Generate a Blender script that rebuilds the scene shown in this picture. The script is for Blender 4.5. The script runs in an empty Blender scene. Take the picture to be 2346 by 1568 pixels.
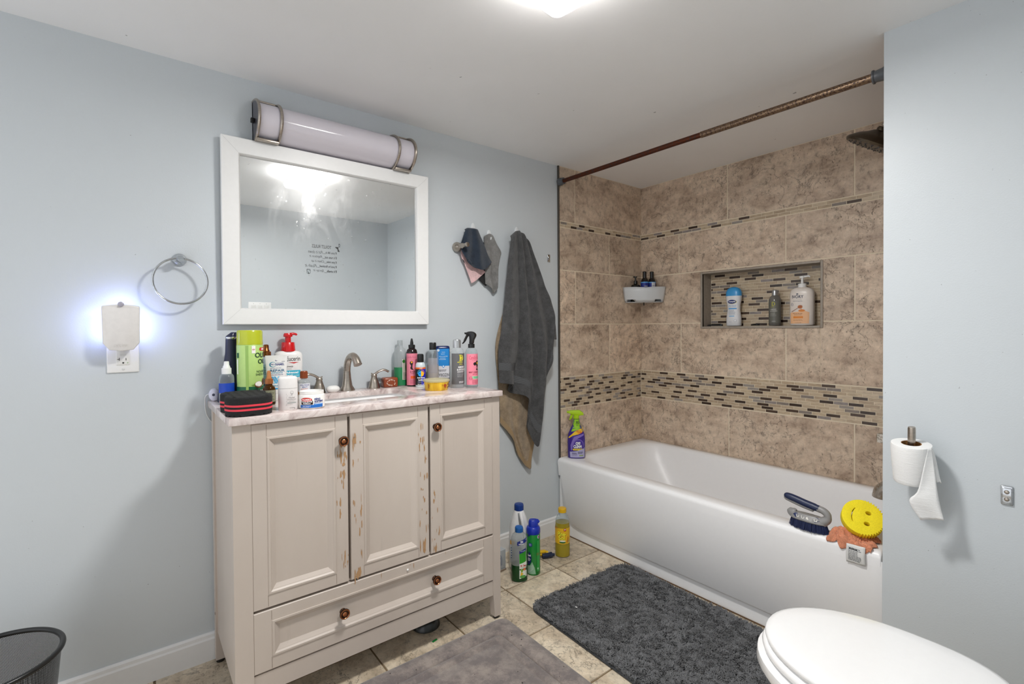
import bpy, bmesh, math, random
import numpy as np
from mathutils import Vector, Matrix, noise as mnoise

SC = bpy.context.scene
COL = SC.collection
PI = math.pi
random.seed(7)

# ------------------------------------------------------------------ camera, world, light, exposure
H = 2.089          # ceiling height
cam_d = bpy.data.cameras.new('camera')
cam = bpy.data.objects.new('camera', cam_d); COL.objects.link(cam)
CAM = Vector((2.0094, -2.6734, 1.1648))
YAW, PITCH, ROLL = 0.9035, -0.0129, -0.0069
_f = Vector((-math.sin(YAW)*math.cos(PITCH), math.cos(YAW)*math.cos(PITCH), math.sin(PITCH)))
_r = Vector((math.cos(YAW), math.sin(YAW), 0)); _u = _r.cross(_f)
_r2 = math.cos(ROLL)*_r + math.sin(ROLL)*_u; _u2 = -math.sin(ROLL)*_r + math.cos(ROLL)*_u
cam.matrix_world = Matrix(((_r2.x, _u2.x, -_f.x, CAM.x), (_r2.y, _u2.y, -_f.y, CAM.y), (_r2.z, _u2.z, -_f.z, CAM.z), (0, 0, 0, 1)))
cam_d.sensor_width = 36.0
cam_d.lens = 36.0*1110.46/2346
cam_d.shift_x = 0.0
cam_d.shift_y = -16.04/2346
cam_d.clip_start = 0.02
SC.camera = cam
w = bpy.data.worlds.new('ambient_fill'); SC.world = w; w.use_nodes = True  # added ambient fill entering through the open side, no real source there
w.node_tree.nodes['Background'].inputs[0].default_value = (0.95, 0.97, 1.0, 1)
w.node_tree.nodes['Background'].inputs[1].default_value = 0.42
SC.view_settings.view_transform = 'Standard'; SC.view_settings.look = 'None'
SC.view_settings.gamma = 1.0; SC.view_settings.use_curve_mapping = False
SC.view_settings.exposure = 1.68
SC.cycles.use_denoising = True
SC.cycles.max_bounces = 10; SC.cycles.diffuse_bounces = 6; SC.cycles.glossy_bounces = 4
SC.cycles.transparent_max_bounces = 16; SC.cycles.transmission_bounces = 6
SC.cycles.sample_clamp_indirect = 6.0
SC.cycles.caustics_reflective = False; SC.cycles.caustics_refractive = False
LAMP_STRENGTH = 66.0

# ------------------------------------------------------------------ materials
def C(h):
    h = h.lstrip('#'); o = []
    for i in (0, 2, 4):
        v = int(h[i:i+2], 16)/255
        o.append(v/12.92 if v <= .04045 else ((v+.055)/1.055)**2.4)
    return (*o, 1)
class NT:
    def __init__(s, name):
        s.m = bpy.data.materials.new(name); s.m.use_nodes = True
        s.t = s.m.node_tree; s.n = s.t.nodes; s.l = s.t.links
        s.b = s.n['Principled BSDF']; s.out = s.n['Material Output']
    def N(s, typ, **kw):
        o = s.n.new(typ)
        for k, v in kw.items():
            if k[0] == '_': o.inputs[k[1:].replace('_', ' ')].default_value = v
            else: setattr(o, k, v)
        return o
    def L(s, a, b): s.l.new(a, b)
    def ramp(s, src, stops, interp='LINEAR'):
        r = s.N('ShaderNodeValToRGB'); r.color_ramp.interpolation = interp
        e = r.color_ramp.elements
        while len(e) < len(stops): e.new(.5)
        for q, (p, c) in zip(e, stops):
            q.position = p; q.color = c if not isinstance(c, (int, float)) else (c, c, c, 1)
        s.L(src, r.inputs[0]); return r.outputs[0]
    def noise(s, scale, detail=4, rough=.55, vec=None, dist=0.0):
        o = s.N('ShaderNodeTexNoise'); o.inputs['Scale'].default_value = scale
        o.inputs['Detail'].default_value = detail; o.inputs['Roughness'].default_value = rough
        o.inputs['Distortion'].default_value = dist
        if vec is not None: s.L(vec, o.inputs['Vector'])
        return o.outputs[0]
    def pos(s):
        return s.N('ShaderNodeNewGeometry').outputs['Position']
    def obj(s):
        return s.N('ShaderNodeTexCoord').outputs['Object']
    def mapping(s, vec, scale=(1, 1, 1), rot=(0, 0, 0), loc=(0, 0, 0)):
        o = s.N('ShaderNodeMapping'); o.inputs['Scale'].default_value = scale
        o.inputs['Rotation'].default_value = rot; o.inputs['Location'].default_value = loc
        s.L(vec, o.inputs['Vector']); return o.outputs[0]
    def mix(s, fac, a, b, mode='MIX'):
        o = s.N('ShaderNodeMix', data_type='RGBA', blend_type=mode)
        for ix, v in ((0, fac), (6, a), (7, b)):
            sock = o.inputs[ix]
            if isinstance(v, (int, float)): sock.default_value = v if ix == 0 else (v, v, v, 1)
            elif isinstance(v, tuple): sock.default_value = v
            else: s.L(v, sock)
        return o.outputs[2]
    def math(s, op, a, b=None, clamp=False):
        o = s.N('ShaderNodeMath', operation=op); o.use_clamp = clamp
        for i, v in enumerate((a, b)):
            if v is None: continue
            if isinstance(v, (int, float)): o.inputs[i].default_value = v
            else: s.L(v, o.inputs[i])
        return o.outputs[0]
    def bump(s, h, strength=.3, dist=.002):
        o = s.N('ShaderNodeBump'); o.inputs['Strength'].default_value = strength; o.inputs['Distance'].default_value = dist
        s.L(h, o.inputs['Height']); s.L(o.outputs[0], s.b.inputs['Normal'])
    def base(s, v):
        if isinstance(v, tuple): s.b.inputs['Base Color'].default_value = v
        else: s.L(v, s.b.inputs['Base Color'])
    def rough(s, v):
        if isinstance(v, (int, float)): s.b.inputs['Roughness'].default_value = v
        else: s.L(v, s.b.inputs['Roughness'])
def setp(b, **kw):
    for k, v in kw.items(): b.inputs[k.replace('_', ' ')].default_value = v

_pl = {}
def plain(h, rough=.4, metal=0.0, var=.06, coat=0.0):
    """one-colour material with a faint procedural mottling"""
    key = (h, rough, metal, var, coat)
    if key in _pl: return _pl[key]
    m = NT('mat_' + h.strip('#')); c = C(h)
    if var:
        f = m.ramp(m.noise(60, 3, vec=m.obj()), [(.3, 1-var), (.7, 1.0)])
        m.base(m.mix(1.0, c, f, 'MULTIPLY'))
    else: m.base(c)
    setp(m.b, Roughness=rough, Metallic=metal, Coat_Weight=coat)
    _pl[key] = m.m; return m.m
def ink(h): return plain(h, .5, 0, 0)
def clear(name, tint='#e8eef0', opac=.18, rough=.08):
    """thin clear plastic: tinted see-through film with a gloss"""
    m = NT(name); tr = m.N('ShaderNodeBsdfTransparent'); tr.inputs[0].default_value = C(tint)
    setp(m.b, Roughness=rough); m.base(C(tint)); setp(m.b, Specular_IOR_Level=.7)
    fr = m.N('ShaderNodeLayerWeight'); fr.inputs[0].default_value = .35
    f = m.math('ADD', m.math('MULTIPLY', fr.outputs['Facing'], .30), opac*.6, True)
    mx = m.N('ShaderNodeMixShader'); m.L(f, mx.inputs[0]); m.L(tr.outputs[0], mx.inputs[1]); m.L(m.b.outputs[0], mx.inputs[2])
    m.L(mx.outputs[0], m.out.inputs[0]); return m.m
def liquid(name, h, opac=.6):
    m = NT(name); tr = m.N('ShaderNodeBsdfTransparent'); tr.inputs[0].default_value = C(h)
    m.base(C(h)); setp(m.b, Roughness=.1)
    mx = m.N('ShaderNodeMixShader'); mx.inputs[0].default_value = opac
    m.L(tr.outputs[0], mx.inputs[1]); m.L(m.b.outputs[0], mx.inputs[2]); m.L(mx.outputs[0], m.out.inputs[0]); return m.m

def wall_paint(name, h, bump=.12):
    m = NT(name); p = m.pos()
    big = m.ramp(m.noise(1.6, 3, vec=p), [(.3, .965), (.7, 1.0)])
    spk = m.ramp(m.noise(150, 1, .4, vec=p), [(.17, .6), (.19, 1.0)])
    m.base(m.mix(1.0, m.mix(1.0, C(h), big, 'MULTIPLY'), spk, 'MULTIPLY'))
    m.rough(.42)
    hgt = m.math('ADD', m.noise(220, 2, vec=p), m.math('MULTIPLY', m.noise(9, 3, vec=p), 1.5))
    m.bump(hgt, bump, .002); return m.m
def mat_ceiling():
    m = NT('ceiling_paint'); p = m.pos()
    b = m.ramp(m.noise(2.2, 4, vec=p), [(.3, .955), (.7, 1.0)])
    spk = m.ramp(m.noise(26, 2, .5, vec=p), [(.2, .5), (.21, 1.0)])
    m.base(m.mix(1.0, m.mix(1.0, C('#f1f1f1'), b, 'MULTIPLY'), spk, 'MULTIPLY')); m.rough(.6)
    m.bump(m.noise(90, 3, vec=p), .1, .002); return m.m
def mat_travertine(name, hi='#dac6b0', mid='#c2ac97', lo='#98826f', grout=None):
    m = NT(name)
    at = m.N('ShaderNodeAttribute', attribute_name='tint')
    off = m.N('ShaderNodeVectorMath', operation='SCALE'); m.L(at.outputs['Vector'], off.inputs[0]); off.inputs['Scale'].default_value = 9.0
    v = m.N('ShaderNodeVectorMath', operation='ADD'); m.L(m.pos(), v.inputs[0]); m.L(off.outputs[0], v.inputs[1]); v = v.outputs[0]
    sep = m.N('ShaderNodeSeparateColor'); m.L(at.outputs['Color'], sep.inputs[0])
    streak = m.mapping(v, (3.0, 3.0, 5.5), (.5, .9, .5))
    n1 = m.noise(2.6, 8, .68, streak, .35)
    col = m.ramp(n1, [(.28, C(lo)), (.44, C(mid)), (.60, C(hi)), (.78, C(mid))])
    n2 = m.noise(38, 7, .72, m.mapping(v, (1, 1, .7), (.3, .5, 0)), .3)
    col = m.mix(1.0, col, m.ramp(n2, [(.36, .60), (.45, .90), (.56, 1.0), (.68, 1.12)]), 'MULTIPLY')
    # thin wandering cracks
    n3 = m.noise(9.0, 5, .62, v, .5)
    line = m.ramp(m.math('ABSOLUTE', m.math('SUBTRACT', n3, .5)), [(.0, .52), (.016, 1.0)])
    gate = m.ramp(m.noise(3.0, 2, .5, v), [(.44, 0.0), (.54, 1.0)])
    col = m.mix(1.0, col, m.mix(gate, 1.0, line), 'MULTIPLY')
    # pits
    n4 = m.noise(135, 3, .6, m.mapping(v, (1, 1, .55), (.4, .3, .2)))
    pit = m.ramp(n4, [(.32, .40), (.37, 1.0)])
    pg = m.ramp(m.noise(7, 3, .6, v), [(.42, 0.0), (.56, 1.0)])
    col = m.mix(1.0, col, m.mix(pg, 1.0, pit), 'MULTIPLY')
    tone = m.math('ADD', m.math('MULTIPLY', sep.outputs[0], .28), .86)
    col = m.mix(1.0, col, tone, 'MULTIPLY')
    m.base(col); m.rough(m.ramp(n2, [(.3, .5), (.7, .3)]))
    hh = m.math('ADD', m.math('MULTIPLY', n2, .6), m.math('MULTIPLY', m.mix(pg, 1.0, pit), .6))
    m.bump(m.math('ADD', hh, m.math('MULTIPLY', m.mix(gate, 1.0, line), .4)), .8, .004); return m.m
def mat_mosaic():
    m = NT('mosaic_strips'); at = m.N('ShaderNodeAttribute', attribute_name='tint')
    n = m.noise(120, 3, .6, m.mapping(m.pos(), (.3, .3, 1.5)))
    m.base(m.mix(1.0, at.outputs['Color'], m.ramp(n, [(.3, .7), (.7, 1.1)]), 'MULTIPLY'))
    m.rough(.22); m.bump(n, .2, .001); return m.m
def mat_counter():
    m = NT('pink_marble'); p = m.pos()
    c = m.ramp(m.noise(14, 6, .65, p, 1.0), [(.32, C('#9d8885')), (.45, C('#cbbcb8')), (.6, C('#e4dad6')), (.75, C('#bda9a5'))])
    sp = m.ramp(m.noise(90, 4, .7, p), [(.33, .55), (.42, 1.0)])
    g = m.ramp(m.noise(9, 3, .6, p), [(.45, 0.0), (.6, 1.0)])
    m.base(m.mix(1.0, c, m.mix(g, 1.0, sp), 'MULTIPLY')); m.rough(.18); return m.m
def mat_vanity():
    m = NT('cream_cabinet_paint'); p = m.pos()
    n = m.noise(3, 4, .6, m.mapping(p, (1, 1, .3)))
    c = m.mix(m.ramp(n, [(.35, 0.0), (.7, 1.0)]), C('#bfb3a9'), C('#c8bdb3'))
    st = m.ramp(m.noise(40, 4, .6, m.mapping(p, (1, 1, .12))), [(.24, .93), (.34, 1.0)])
    m.base(m.mix(1.0, c, st, 'MULTIPLY')); m.rough(.42)
    m.bump(m.noise(30, 3, .6, m.mapping(p, (1, 1, .08))), .12, .001); return m.m
def mat_brushed(name, h, rough=.3, spot=None):
    m = NT(name); p = m.obj(); c = C(h)
    n = m.noise(60, 3, .6, m.mapping(p, (1, 1, 6)))
    col = m.mix(1.0, c, m.ramp(n, [(.3, .78), (.7, 1.05)]), 'MULTIPLY')
    if spot:
        s = m.ramp(m.noise(160, 4, .7, p), [(.48, 0.0), (.56, 1.0)])
        col = m.mix(s, col, C(spot)); m.L(m.ramp(m.noise(160, 4, .7, p), [(.48, 1.0), (.56, .1)]), m.b.inputs['Metallic'])
    else: setp(m.b, Metallic=1.0)
    m.base(col); m.rough(rough); return m.m
def mat_terry(name, h, lo=.55, scale=420):
    m = NT(name); p = m.obj()
    a = m.noise(scale, 3, .7, p); b = m.noise(30, 4, .6, p)
    f = m.mix(1.0, m.ramp(a, [(.3, lo), (.68, 1.12)]), m.ramp(b, [(.3, .68), (.65, 1.1)]), 'MULTIPLY')
    m.base(m.mix(1.0, C(h), f, 'MULTIPLY')); m.rough(.95)
    setp(m.b, Sheen_Weight=.25, Specular_IOR_Level=.1)
    m.bump(m.math('ADD', a, m.math('MULTIPLY', b, .8)), .8, .004); return m.m
def mat_mirror():
    m = NT('mirror_glass'); p = m.obj()
    setp(m.b, Metallic=1.0, Roughness=.012); m.base((.88, .90, .90, 1))
    g = m.N('ShaderNodeBsdfGlossy'); g.inputs['Roughness'].default_value = .28; g.inputs[0].default_value = (.9, .9, .9, 1)
    d = m.N('ShaderNodeBsdfDiffuse'); d.inputs[0].default_value = (.8, .8, .8, 1)
    hz = m.N('ShaderNodeMixShader'); hz.inputs[0].default_value = .35
    m.L(g.outputs[0], hz.inputs[1]); m.L(d.outputs[0], hz.inputs[2])
    sm = m.noise(7, 5, .65, m.mapping(p, (1, 1, .45), (.6, 0, 0)), 1.5)
    fine = m.noise(120, 4, .7, p)
    mask = m.math('MULTIPLY', m.ramp(sm, [(.46, 0.0), (.66, 1.0)]), m.ramp(fine, [(.3, .3), (.7, 1.0)]))
    # smears sit round a centre above the middle of the glass
    cx = m.N('ShaderNodeVectorMath', operation='DISTANCE'); m.L(p, cx.inputs[0]); cx.inputs[1].default_value = (0, -.05, .13)
    fall = m.ramp(cx.outputs['Value'], [(.04, 1.0), (.30, 0.0)])
    spk = m.ramp(m.noise(75, 1, .4, p), [(.76, 0.0), (.78, .8)])
    f = m.math('ADD', m.math('MULTIPLY', m.math('MULTIPLY', mask, fall), .22), m.math('ADD', m.math('MULTIPLY', fall, .06), .02))
    f = m.math('ADD', f, m.math('MULTIPLY', spk, .25), True)
    mx = m.N('ShaderNodeMixShader'); m.L(f, mx.inputs[0]); m.L(m.b.outputs[0], mx.inputs[1]); m.L(hz.outputs[0], mx.inputs[2])
    m.L(mx.outputs[0], m.out.inputs[0]); return m.m
def mat_emit(name, c, strength):
    m = NT(name); m.base(c); setp(m.b, Emission_Color=c, Emission_Strength=strength); return m.m
def mat_mesh_bin():
    m = NT('black_wire_mesh'); uv = m.N('ShaderNodeTexCoord').outputs['UV']
    s = m.N('ShaderNodeSeparateXYZ'); m.L(uv, s.inputs[0])
    a = m.math('ADD', s.outputs[0], s.outputs[1]); b = m.math('SUBTRACT', s.outputs[0], s.outputs[1])
    fa = m.math('ABSOLUTE', m.math('SUBTRACT', m.math('FRACT', a), .5)); fb = m.math('ABSOLUTE', m.math('SUBTRACT', m.math('FRACT', b), .5))
    hole = m.math('LESS_THAN', m.math('MAXIMUM', fa, fb), .32)
    m.base(C('#17171a')); setp(m.b, Roughness=.35, Metallic=.3)
    tr = m.N('ShaderNodeBsdfTransparent'); mx = m.N('ShaderNodeMixShader')
    m.L(hole, mx.inputs[0]); m.L(m.b.outputs[0], mx.inputs[1]); m.L(tr.outputs[0], mx.inputs[2]); m.L(mx.outputs[0], m.out.inputs[0]); return m.m
def mat_foam_mat():
    m = NT('taupe_memory_foam'); p = m.pos()
    st = m.noise(13, 7, .75, p)
    c = m.mix(m.ramp(st, [(.42, 0.0), (.62, 1.0)]), C('#706765'), C('#9a8f87'))
    fz = m.noise(500, 2, .6, p)
    m.base(m.mix(1.0, c, m.ramp(fz, [(.3, .8), (.7, 1.08)]), 'MULTIPLY')); m.rough(.95); setp(m.b, Sheen_Weight=.4)
    m.bump(m.math('ADD', fz, st), .4, .003); return m.m

M = dict(
    wall=wall_paint('blue_grey_paint', '#c8ced2'), ceil=mat_ceiling(), trav=mat_travertine('travertine_tile'),
    floor=mat_travertine('floor_travertine', '#dccfb9', '#c5b59e', '#9f8f7a'), mosaic=mat_mosaic(),
    grout=plain('#e2d5be', .8), fgrout=plain('#7d6a50', .85), counter=mat_counter(), vanity=mat_vanity(),
    enamel=plain('#efeff0', .36, 0, .012), white=plain('#e9e9e8', .35, 0, .02), trimw=plain('#e3e3e3', .4, 0, .02), porcelain=plain('#efefef', .22, 0, .012, 0.0),
    nickel=mat_brushed('brushed_nickel', '#b9afa4', .28), chrome=mat_brushed('polished_chrome', '#c9cccf', .12),
    bronze=mat_brushed('oil_rubbed_bronze', '#4a372d', .3), copper=mat_brushed('copper_edge', '#b5744f', .3),
    dirtymetal=mat_brushed('spotted_nickel', '#c4bcb1', .3, '#8a8277'),
    rust=mat_brushed('rusted_rod', '#927a63', .35, '#3f261b'), rust2=mat_brushed('rust_brown_rod', '#6b3b28', .5, '#351a10'),
    mirror=mat_mirror(), black=plain('#141414', .3), softblack=plain('#1c1c1e', .8), chip=plain('#b08a63', .8),
    tg=mat_terry('charcoal_terry', '#5c5c5d', .38), tt=mat_terry('tan_terry', '#b09b80', .6),
    tn=mat_terry('navy_terry', '#2f3a49', .5), tp=mat_terry('pink_cotton', '#e8c2c3', .85), tgr=mat_terry('grey_terry', '#8b8a88', .6),
    tanband=plain('#9c8463', .8), orange=mat_terry('orange_cloth', '#dc9170', .85, 220), foam=mat_foam_mat(),
)

# ------------------------------------------------------------------ mesh helpers
class MB:
    """collects shapes and links them as ONE mesh object"""
    def __init__(s): s.v = []; s.f = []; s.mi = []; s.T = Matrix.Identity(4)
    def add(s, vs, fs, mi=0):
        o = len(s.v); s.v += [tuple(s.T @ Vector(p)) for p in vs]
        s.f += [tuple(i+o for i in f) for f in fs]; s.mi += [mi]*len(fs); return s
    def box(s, lo, hi, mi=0, bev=0.0):
        (a, b, c), (d, e, g) = lo, hi
        if bev <= 0:
            return s.add([(a,b,c),(d,b,c),(d,e,c),(a,e,c),(a,b,g),(d,b,g),(d,e,g),(a,e,g)],
                         [(3,2,1,0),(4,5,6,7),(0,1,5,4),(1,2,6,5),(2,3,7,6),(3,0,4,7)], mi)
        bm = bmesh.new(); vs = [bm.verts.new(p) for p in [(a,b,c),(d,b,c),(d,e,c),(a,e,c),(a,b,g),(d,b,g),(d,e,g),(a,e,g)]]
        for f in [(3,2,1,0),(4,5,6,7),(0,1,5,4),(1,2,6,5),(2,3,7,6),(3,0,4,7)]: bm.faces.new([vs[i] for i in f])
        bmesh.ops.bevel(bm, geom=bm.edges[:], offset=bev, segments=3, profile=.5, affect='EDGES')
        return s.bm(bm, mi)
    def bm(s, bm, mi=None):
        bm.verts.index_update()
        o = len(s.v); s.v += [tuple(s.T @ v.co) for v in bm.verts]
        for f in bm.faces:
            s.f.append(tuple(v.index+o for v in f.verts)); s.mi.append(f.material_index if mi is None else mi)
        bm.free(); return s
    def rings(s, rs, mi=0, cap0=True, cap1=True, closed=True):
        n = len(rs[0]); o = len(s.v)
        vs = [p for r in rs for p in r]; fs = []
        for k in range(len(rs)-1):
            for i in range(n if closed else n-1):
                j = (i+1) % n; fs.append((k*n+i, k*n+j, (k+1)*n+j, (k+1)*n+i))
        if cap0: fs.append(tuple(range(n-1, -1, -1)))
        if cap1: fs.append(tuple((len(rs)-1)*n+i for i in range(n)))
        return s.add(vs, fs, mi)
    def lathe(s, prof, seg=32, mi=0, cap0=True, cap1=True):
        """prof: [(r, z)...] bottom to top round z"""
        return s.rings([[(r*math.cos(2*PI*i/seg), r*math.sin(2*PI*i/seg), z) for i in range(seg)] for r, z in prof], mi, cap0, cap1)
    def sect(s, prof, n=2.0, seg=40, mi=0, cap0=True, cap1=True):
        """prof: [(z, a, b)...] superellipse sections"""
        return s.rings([[sup(a, b, n, 2*PI*i/seg)+(z,) for i in range(seg)] for z, a, b in prof], mi, cap0, cap1)
    def tube(s, pts, rad, seg=12, mi=0, cap=True, flat=1.0, closed=False):
        pts = [Vector(p) for p in pts]; m = len(pts)
        if not hasattr(rad, '__len__'): rad = [rad]*m
        rs = []; up = None
        for i, p in enumerate(pts):
            if closed: t = (pts[(i+1) % m]-pts[i-1]).normalized()
            else: t = (pts[min(i+1, m-1)]-pts[max(i-1, 0)]).normalized()
            if up is None:
                up = Vector((0, 0, 1)) if abs(t.z) < .9 else Vector((1, 0, 0))
            up = (up-t*up.dot(t)).normalized(); sd = t.cross(up)
            rs.append([tuple(p+rad[i]*(math.cos(2*PI*k/seg)*sd+flat*math.sin(2*PI*k/seg)*up)) for k in range(seg)])
        if closed: rs.append(rs[0]); cap = False
        return s.rings(rs, mi, cap, cap)
    def prism(s, out, z0, z1, mi=0, holes=(), bev=0.0):
        """2D outline (with holes) in xy extruded from z0 to z1"""
        bm = bmesh.new()
        if not holes:
            bm.faces.new([bm.verts.new((x, y, z0)) for x, y in out])
        else:
            es = []
            for lp in (out,)+tuple(holes):
                vs = [bm.verts.new((x, y, z0)) for x, y in lp]
                es += [bm.edges.new((vs[i], vs[(i+1) % len(vs)])) for i in range(len(vs))]
            bmesh.ops.triangle_fill(bm, edges=es, use_beauty=True)
        r = bmesh.ops.extrude_face_region(bm, geom=bm.faces[:])
        bmesh.ops.translate(bm, verts=[e for e in r['geom'] if isinstance(e, bmesh.types.BMVert)], vec=(0, 0, z1-z0))
        bmesh.ops.recalc_face_normals(bm, faces=bm.faces)
        if bev > 0:
            es = [e for e in bm.edges if len(e.link_faces) == 2 and e.calc_face_angle(0) > .9 and abs(e.verts[0].co.z-e.verts[1].co.z) < 1e-6]
            bmesh.ops.bevel(bm, geom=es, offset=bev, segments=2, profile=.5, affect='EDGES')
        return s.bm(bm, mi)
    def grid(s, P, mi=0):
        """P[i][j] points"""
        a, b = len(P), len(P[0])
        return s.add([p for r in P for p in r], [(i*b+j, i*b+j+1, (i+1)*b+j+1, (i+1)*b+j) for i in range(a-1) for j in range(b-1)], mi)
    def build(s, name, mats, parent=None, smooth=True, ang=38, fix=True):
        me = bpy.data.meshes.new(name); me.from_pydata(s.v, [], s.f)
        if not isinstance(mats, (list, tuple)): mats = [mats]
        for m in mats: me.materials.append(m)
        me.polygons.foreach_set('material_index', s.mi)
        if fix:
            bm = bmesh.new(); bm.from_mesh(me); bmesh.ops.recalc_face_normals(bm, faces=bm.faces); bm.to_mesh(me); bm.free()
        if smooth:
            me.polygons.foreach_set('use_smooth', [True]*len(me.polygons)); me.set_sharp_from_angle(angle=math.radians(ang))
        me.update()
        o = bpy.data.objects.new(name, me); COL.objects.link(o)
        if parent: o.parent = parent
        return o
def sup(a, b, n, t):
    c, s_ = math.cos(t), math.sin(t)
    return (a*math.copysign(abs(c)**(2/n), c), b*math.copysign(abs(s_)**(2/n), s_))
def rrect(x0, y0, x1, y1, r, k=6):
    o = []
    for cx, cy, a in ((x1-r, y1-r, 0), (x0+r, y1-r, 90), (x0+r, y0+r, 180), (x1-r, y0+r, 270)):
        for i in range(k+1):
            t = math.radians(a+90*i/k); o.append((cx+r*math.cos(t), cy+r*math.sin(t)))
    return o
def spline(pts, m):
    """Catmull-Rom through pts, m samples"""
    P = [Vector(p) for p in pts]; n = len(P); o = []
    for k in range(m):
        t = k/(m-1)*(n-1); i = min(int(t), n-2); u = t-i
        a, b, c, d = P[max(i-1, 0)], P[i], P[i+1], P[min(i+2, n-1)]
        o.append(.5*((2*b)+(c-a)*u+(2*a-5*b+4*c-d)*u*u+(3*b-a-3*c+d)*u**3))
    return o
def thing(name, label, cat, loc=(0, 0, 0), rotz=0.0, group=None):
    o = bpy.data.objects.new(name, None); COL.objects.link(o); o.empty_display_size = .03
    o.location = loc; o.rotation_euler = (0, 0, rotz); return tag(o, label, cat, group)
def tag(o, label, cat, group=None):
    o['label'] = label; o['category'] = cat
    if group: o['group'] = group
    return o
def struct(o): o['kind'] = 'structure'; return o
def aim(x, y, turn=0.0):
    """rotation that turns a thing's front (-y) to the room's viewer side, plus a turn in degrees"""
    return math.atan2(CAM.x-x, -(CAM.y-y)) + math.radians(turn)

# ------------------------------------------------------------------ printed labels: flat shapes laid on a surface
_tx = {}
def text_mesh(t, bold=0.0, shear=0.0):
    key = (t, bold, shear)
    if key in _tx: return _tx[key]
    cu = bpy.data.curves.new('lettering', 'FONT'); cu.body = t; cu.size = 1; cu.offset = bold; cu.shear = shear
    cu.resolution_u = 3; cu.fill_mode = 'FRONT'
    ob = bpy.data.objects.new('lettering', cu); COL.objects.link(ob)
    dg = bpy.context.evaluated_depsgraph_get(); me = bpy.data.meshes.new_from_object(ob.evaluated_get(dg))
    v = [(p.co.x, p.co.y) for p in me.vertices]; f = [tuple(p.vertices) for p in me.polygons]
    bpy.data.objects.remove(ob); bpy.data.curves.remove(cu); bpy.data.meshes.remove(me)
    _tx[key] = (v, f); return v, f
class Decal:
    def __init__(s): s.sh = []; s.mats = []; s.k = 0
    def _m(s, m):
        m = ink(m) if isinstance(m, str) else m
        if m not in s.mats: s.mats.append(m)
        return s.mats.index(m)
    def poly(s, pts, m, lift=True):
        s.k += 1; s.sh.append((list(pts), [tuple(range(len(pts)))], s._m(m), s.k)); return s
    def rect(s, x0, y0, x1, y1, m, r=0):
        return s.poly(rrect(x0, y0, x1, y1, r, 4) if r else [(x0,y0),(x1,y0),(x1,y1),(x0,y1)], m)
    def ell(s, cx, cy, rx, ry, m, a0=0, a1=360):
        return s.poly([(cx+rx*math.cos(math.radians(a0+(a1-a0)*i/24)), cy+ry*math.sin(math.radians(a0+(a1-a0)*i/24))) for i in range(24 if a1-a0 >= 360 else 25)], m)
    def line(s, pts, w, m):
        for (a, b), (c, d) in zip(pts, pts[1:]):
            l = math.hypot(c-a, d-b) or 1; nx, ny = -(d-b)/l*w/2, (c-a)/l*w/2
            s.poly([(a+nx, b+ny), (a-nx, b-ny), (c-nx, d-ny), (c+nx, d+ny)], m)
        return s
    def text(s, t, x0, y0, x1, y1, m, bold=0.0, shear=0.0, flip=False):
        """fit the lettering into the box"""
        v, f = text_mesh(t, bold, shear)
        xs = [p[0] for p in v]; ys = [p[1] for p in v]; a, b, c, d = min(xs), min(ys), max(xs), max(ys)
        q = [(x0+(x-a)/(c-a)*(x1-x0), y0+(y-b)/(d-b)*(y1-y0)) for x, y in v]
        if flip: q = [(x0+x1-x, y0+y1-y) for x, y in q]
        s.k += 1; s.sh.append((q, f, s._m(m), s.k)); return s
    def lines(s, x0, y0, x1, y1, n, m, seed=1, fill=.45):
        """rows of small print"""
        rr = random.Random(seed); h = (y1-y0)/n
        for i in range(n):
            y = y1-h*(i+.5); x = x0
            e = x0+(x1-x0)*rr.uniform(.7, 1)
            while x < e:
                l = min(rr.uniform(.08, .25)*(x1-x0), e-x); s.rect(x, y-h*fill/2, x+l, y+h*fill/2, m); s.k -= 1
                x += l+.03*(x1-x0)
            s.k += 0
        s.k += 1; return s
    def build(s, name, fn, parent, step=.003, eps=.0002):
        bm = bmesh.new()
        for q, fs, mi, k in s.sh:
            vs = [bm.verts.new((x, y, k*.00006)) for x, y in q]
            for f in fs:
                try: bm.faces.new([vs[i] for i in f]).material_index = mi
                except ValueError: pass
        if step:
            xs = [v.co.x for v in bm.verts]; x = min(xs)+step
            while x < max(xs):
                bmesh.ops.bisect_plane(bm, geom=bm.verts[:]+bm.edges[:]+bm.faces[:], plane_co=(x, 0, 0), plane_no=(1, 0, 0)); x += step
            ys = [v.co.y for v in bm.verts]; y = min(ys)+.012
            while y < max(ys):
                bmesh.ops.bisect_plane(bm, geom=bm.verts[:]+bm.edges[:]+bm.faces[:], plane_co=(0, y, 0), plane_no=(0, 1, 0)); y += .012
        for v in bm.verts: v.co = Vector(fn(v.co.x, v.co.y, eps+v.co.z))
        mb = MB(); mb.bm(bm); return mb.build(name, s.mats, parent, smooth=False, fix=False)
def wrap(r, z0=0.0):
    """round a cylinder of radius r, or r(z)"""
    def fn(u, v, e):
        rr = r(v+z0) if callable(r) else r; t = u/(r(z0) if callable(r) else r)
        return ((rr+e)*math.sin(t), -(rr+e)*math.cos(t), v+z0)
    return fn
def front(sec, n=2.0):
    """on the front of a superellipse body; sec(z) -> (a, b)"""
    def fn(u, v, e):
        a, b = sec(v); q = min(abs(u)/a, .999)
        return (u, -b*(1-q**n)**(1/n)-e, v)
    return fn
def interp(prof):
    def g(z):
        for (z0, a0, b0), (z1, a1, b1) in zip(prof, prof[1:]):
            if z0 <= z <= z1:
                t = (z-z0)/(z1-z0) if z1 > z0 else 0; return a0+(a1-a0)*t, b0+(b1-b0)*t
        return prof[-1][1:] if z > prof[-1][0] else prof[0][1:]
    return g
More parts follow.
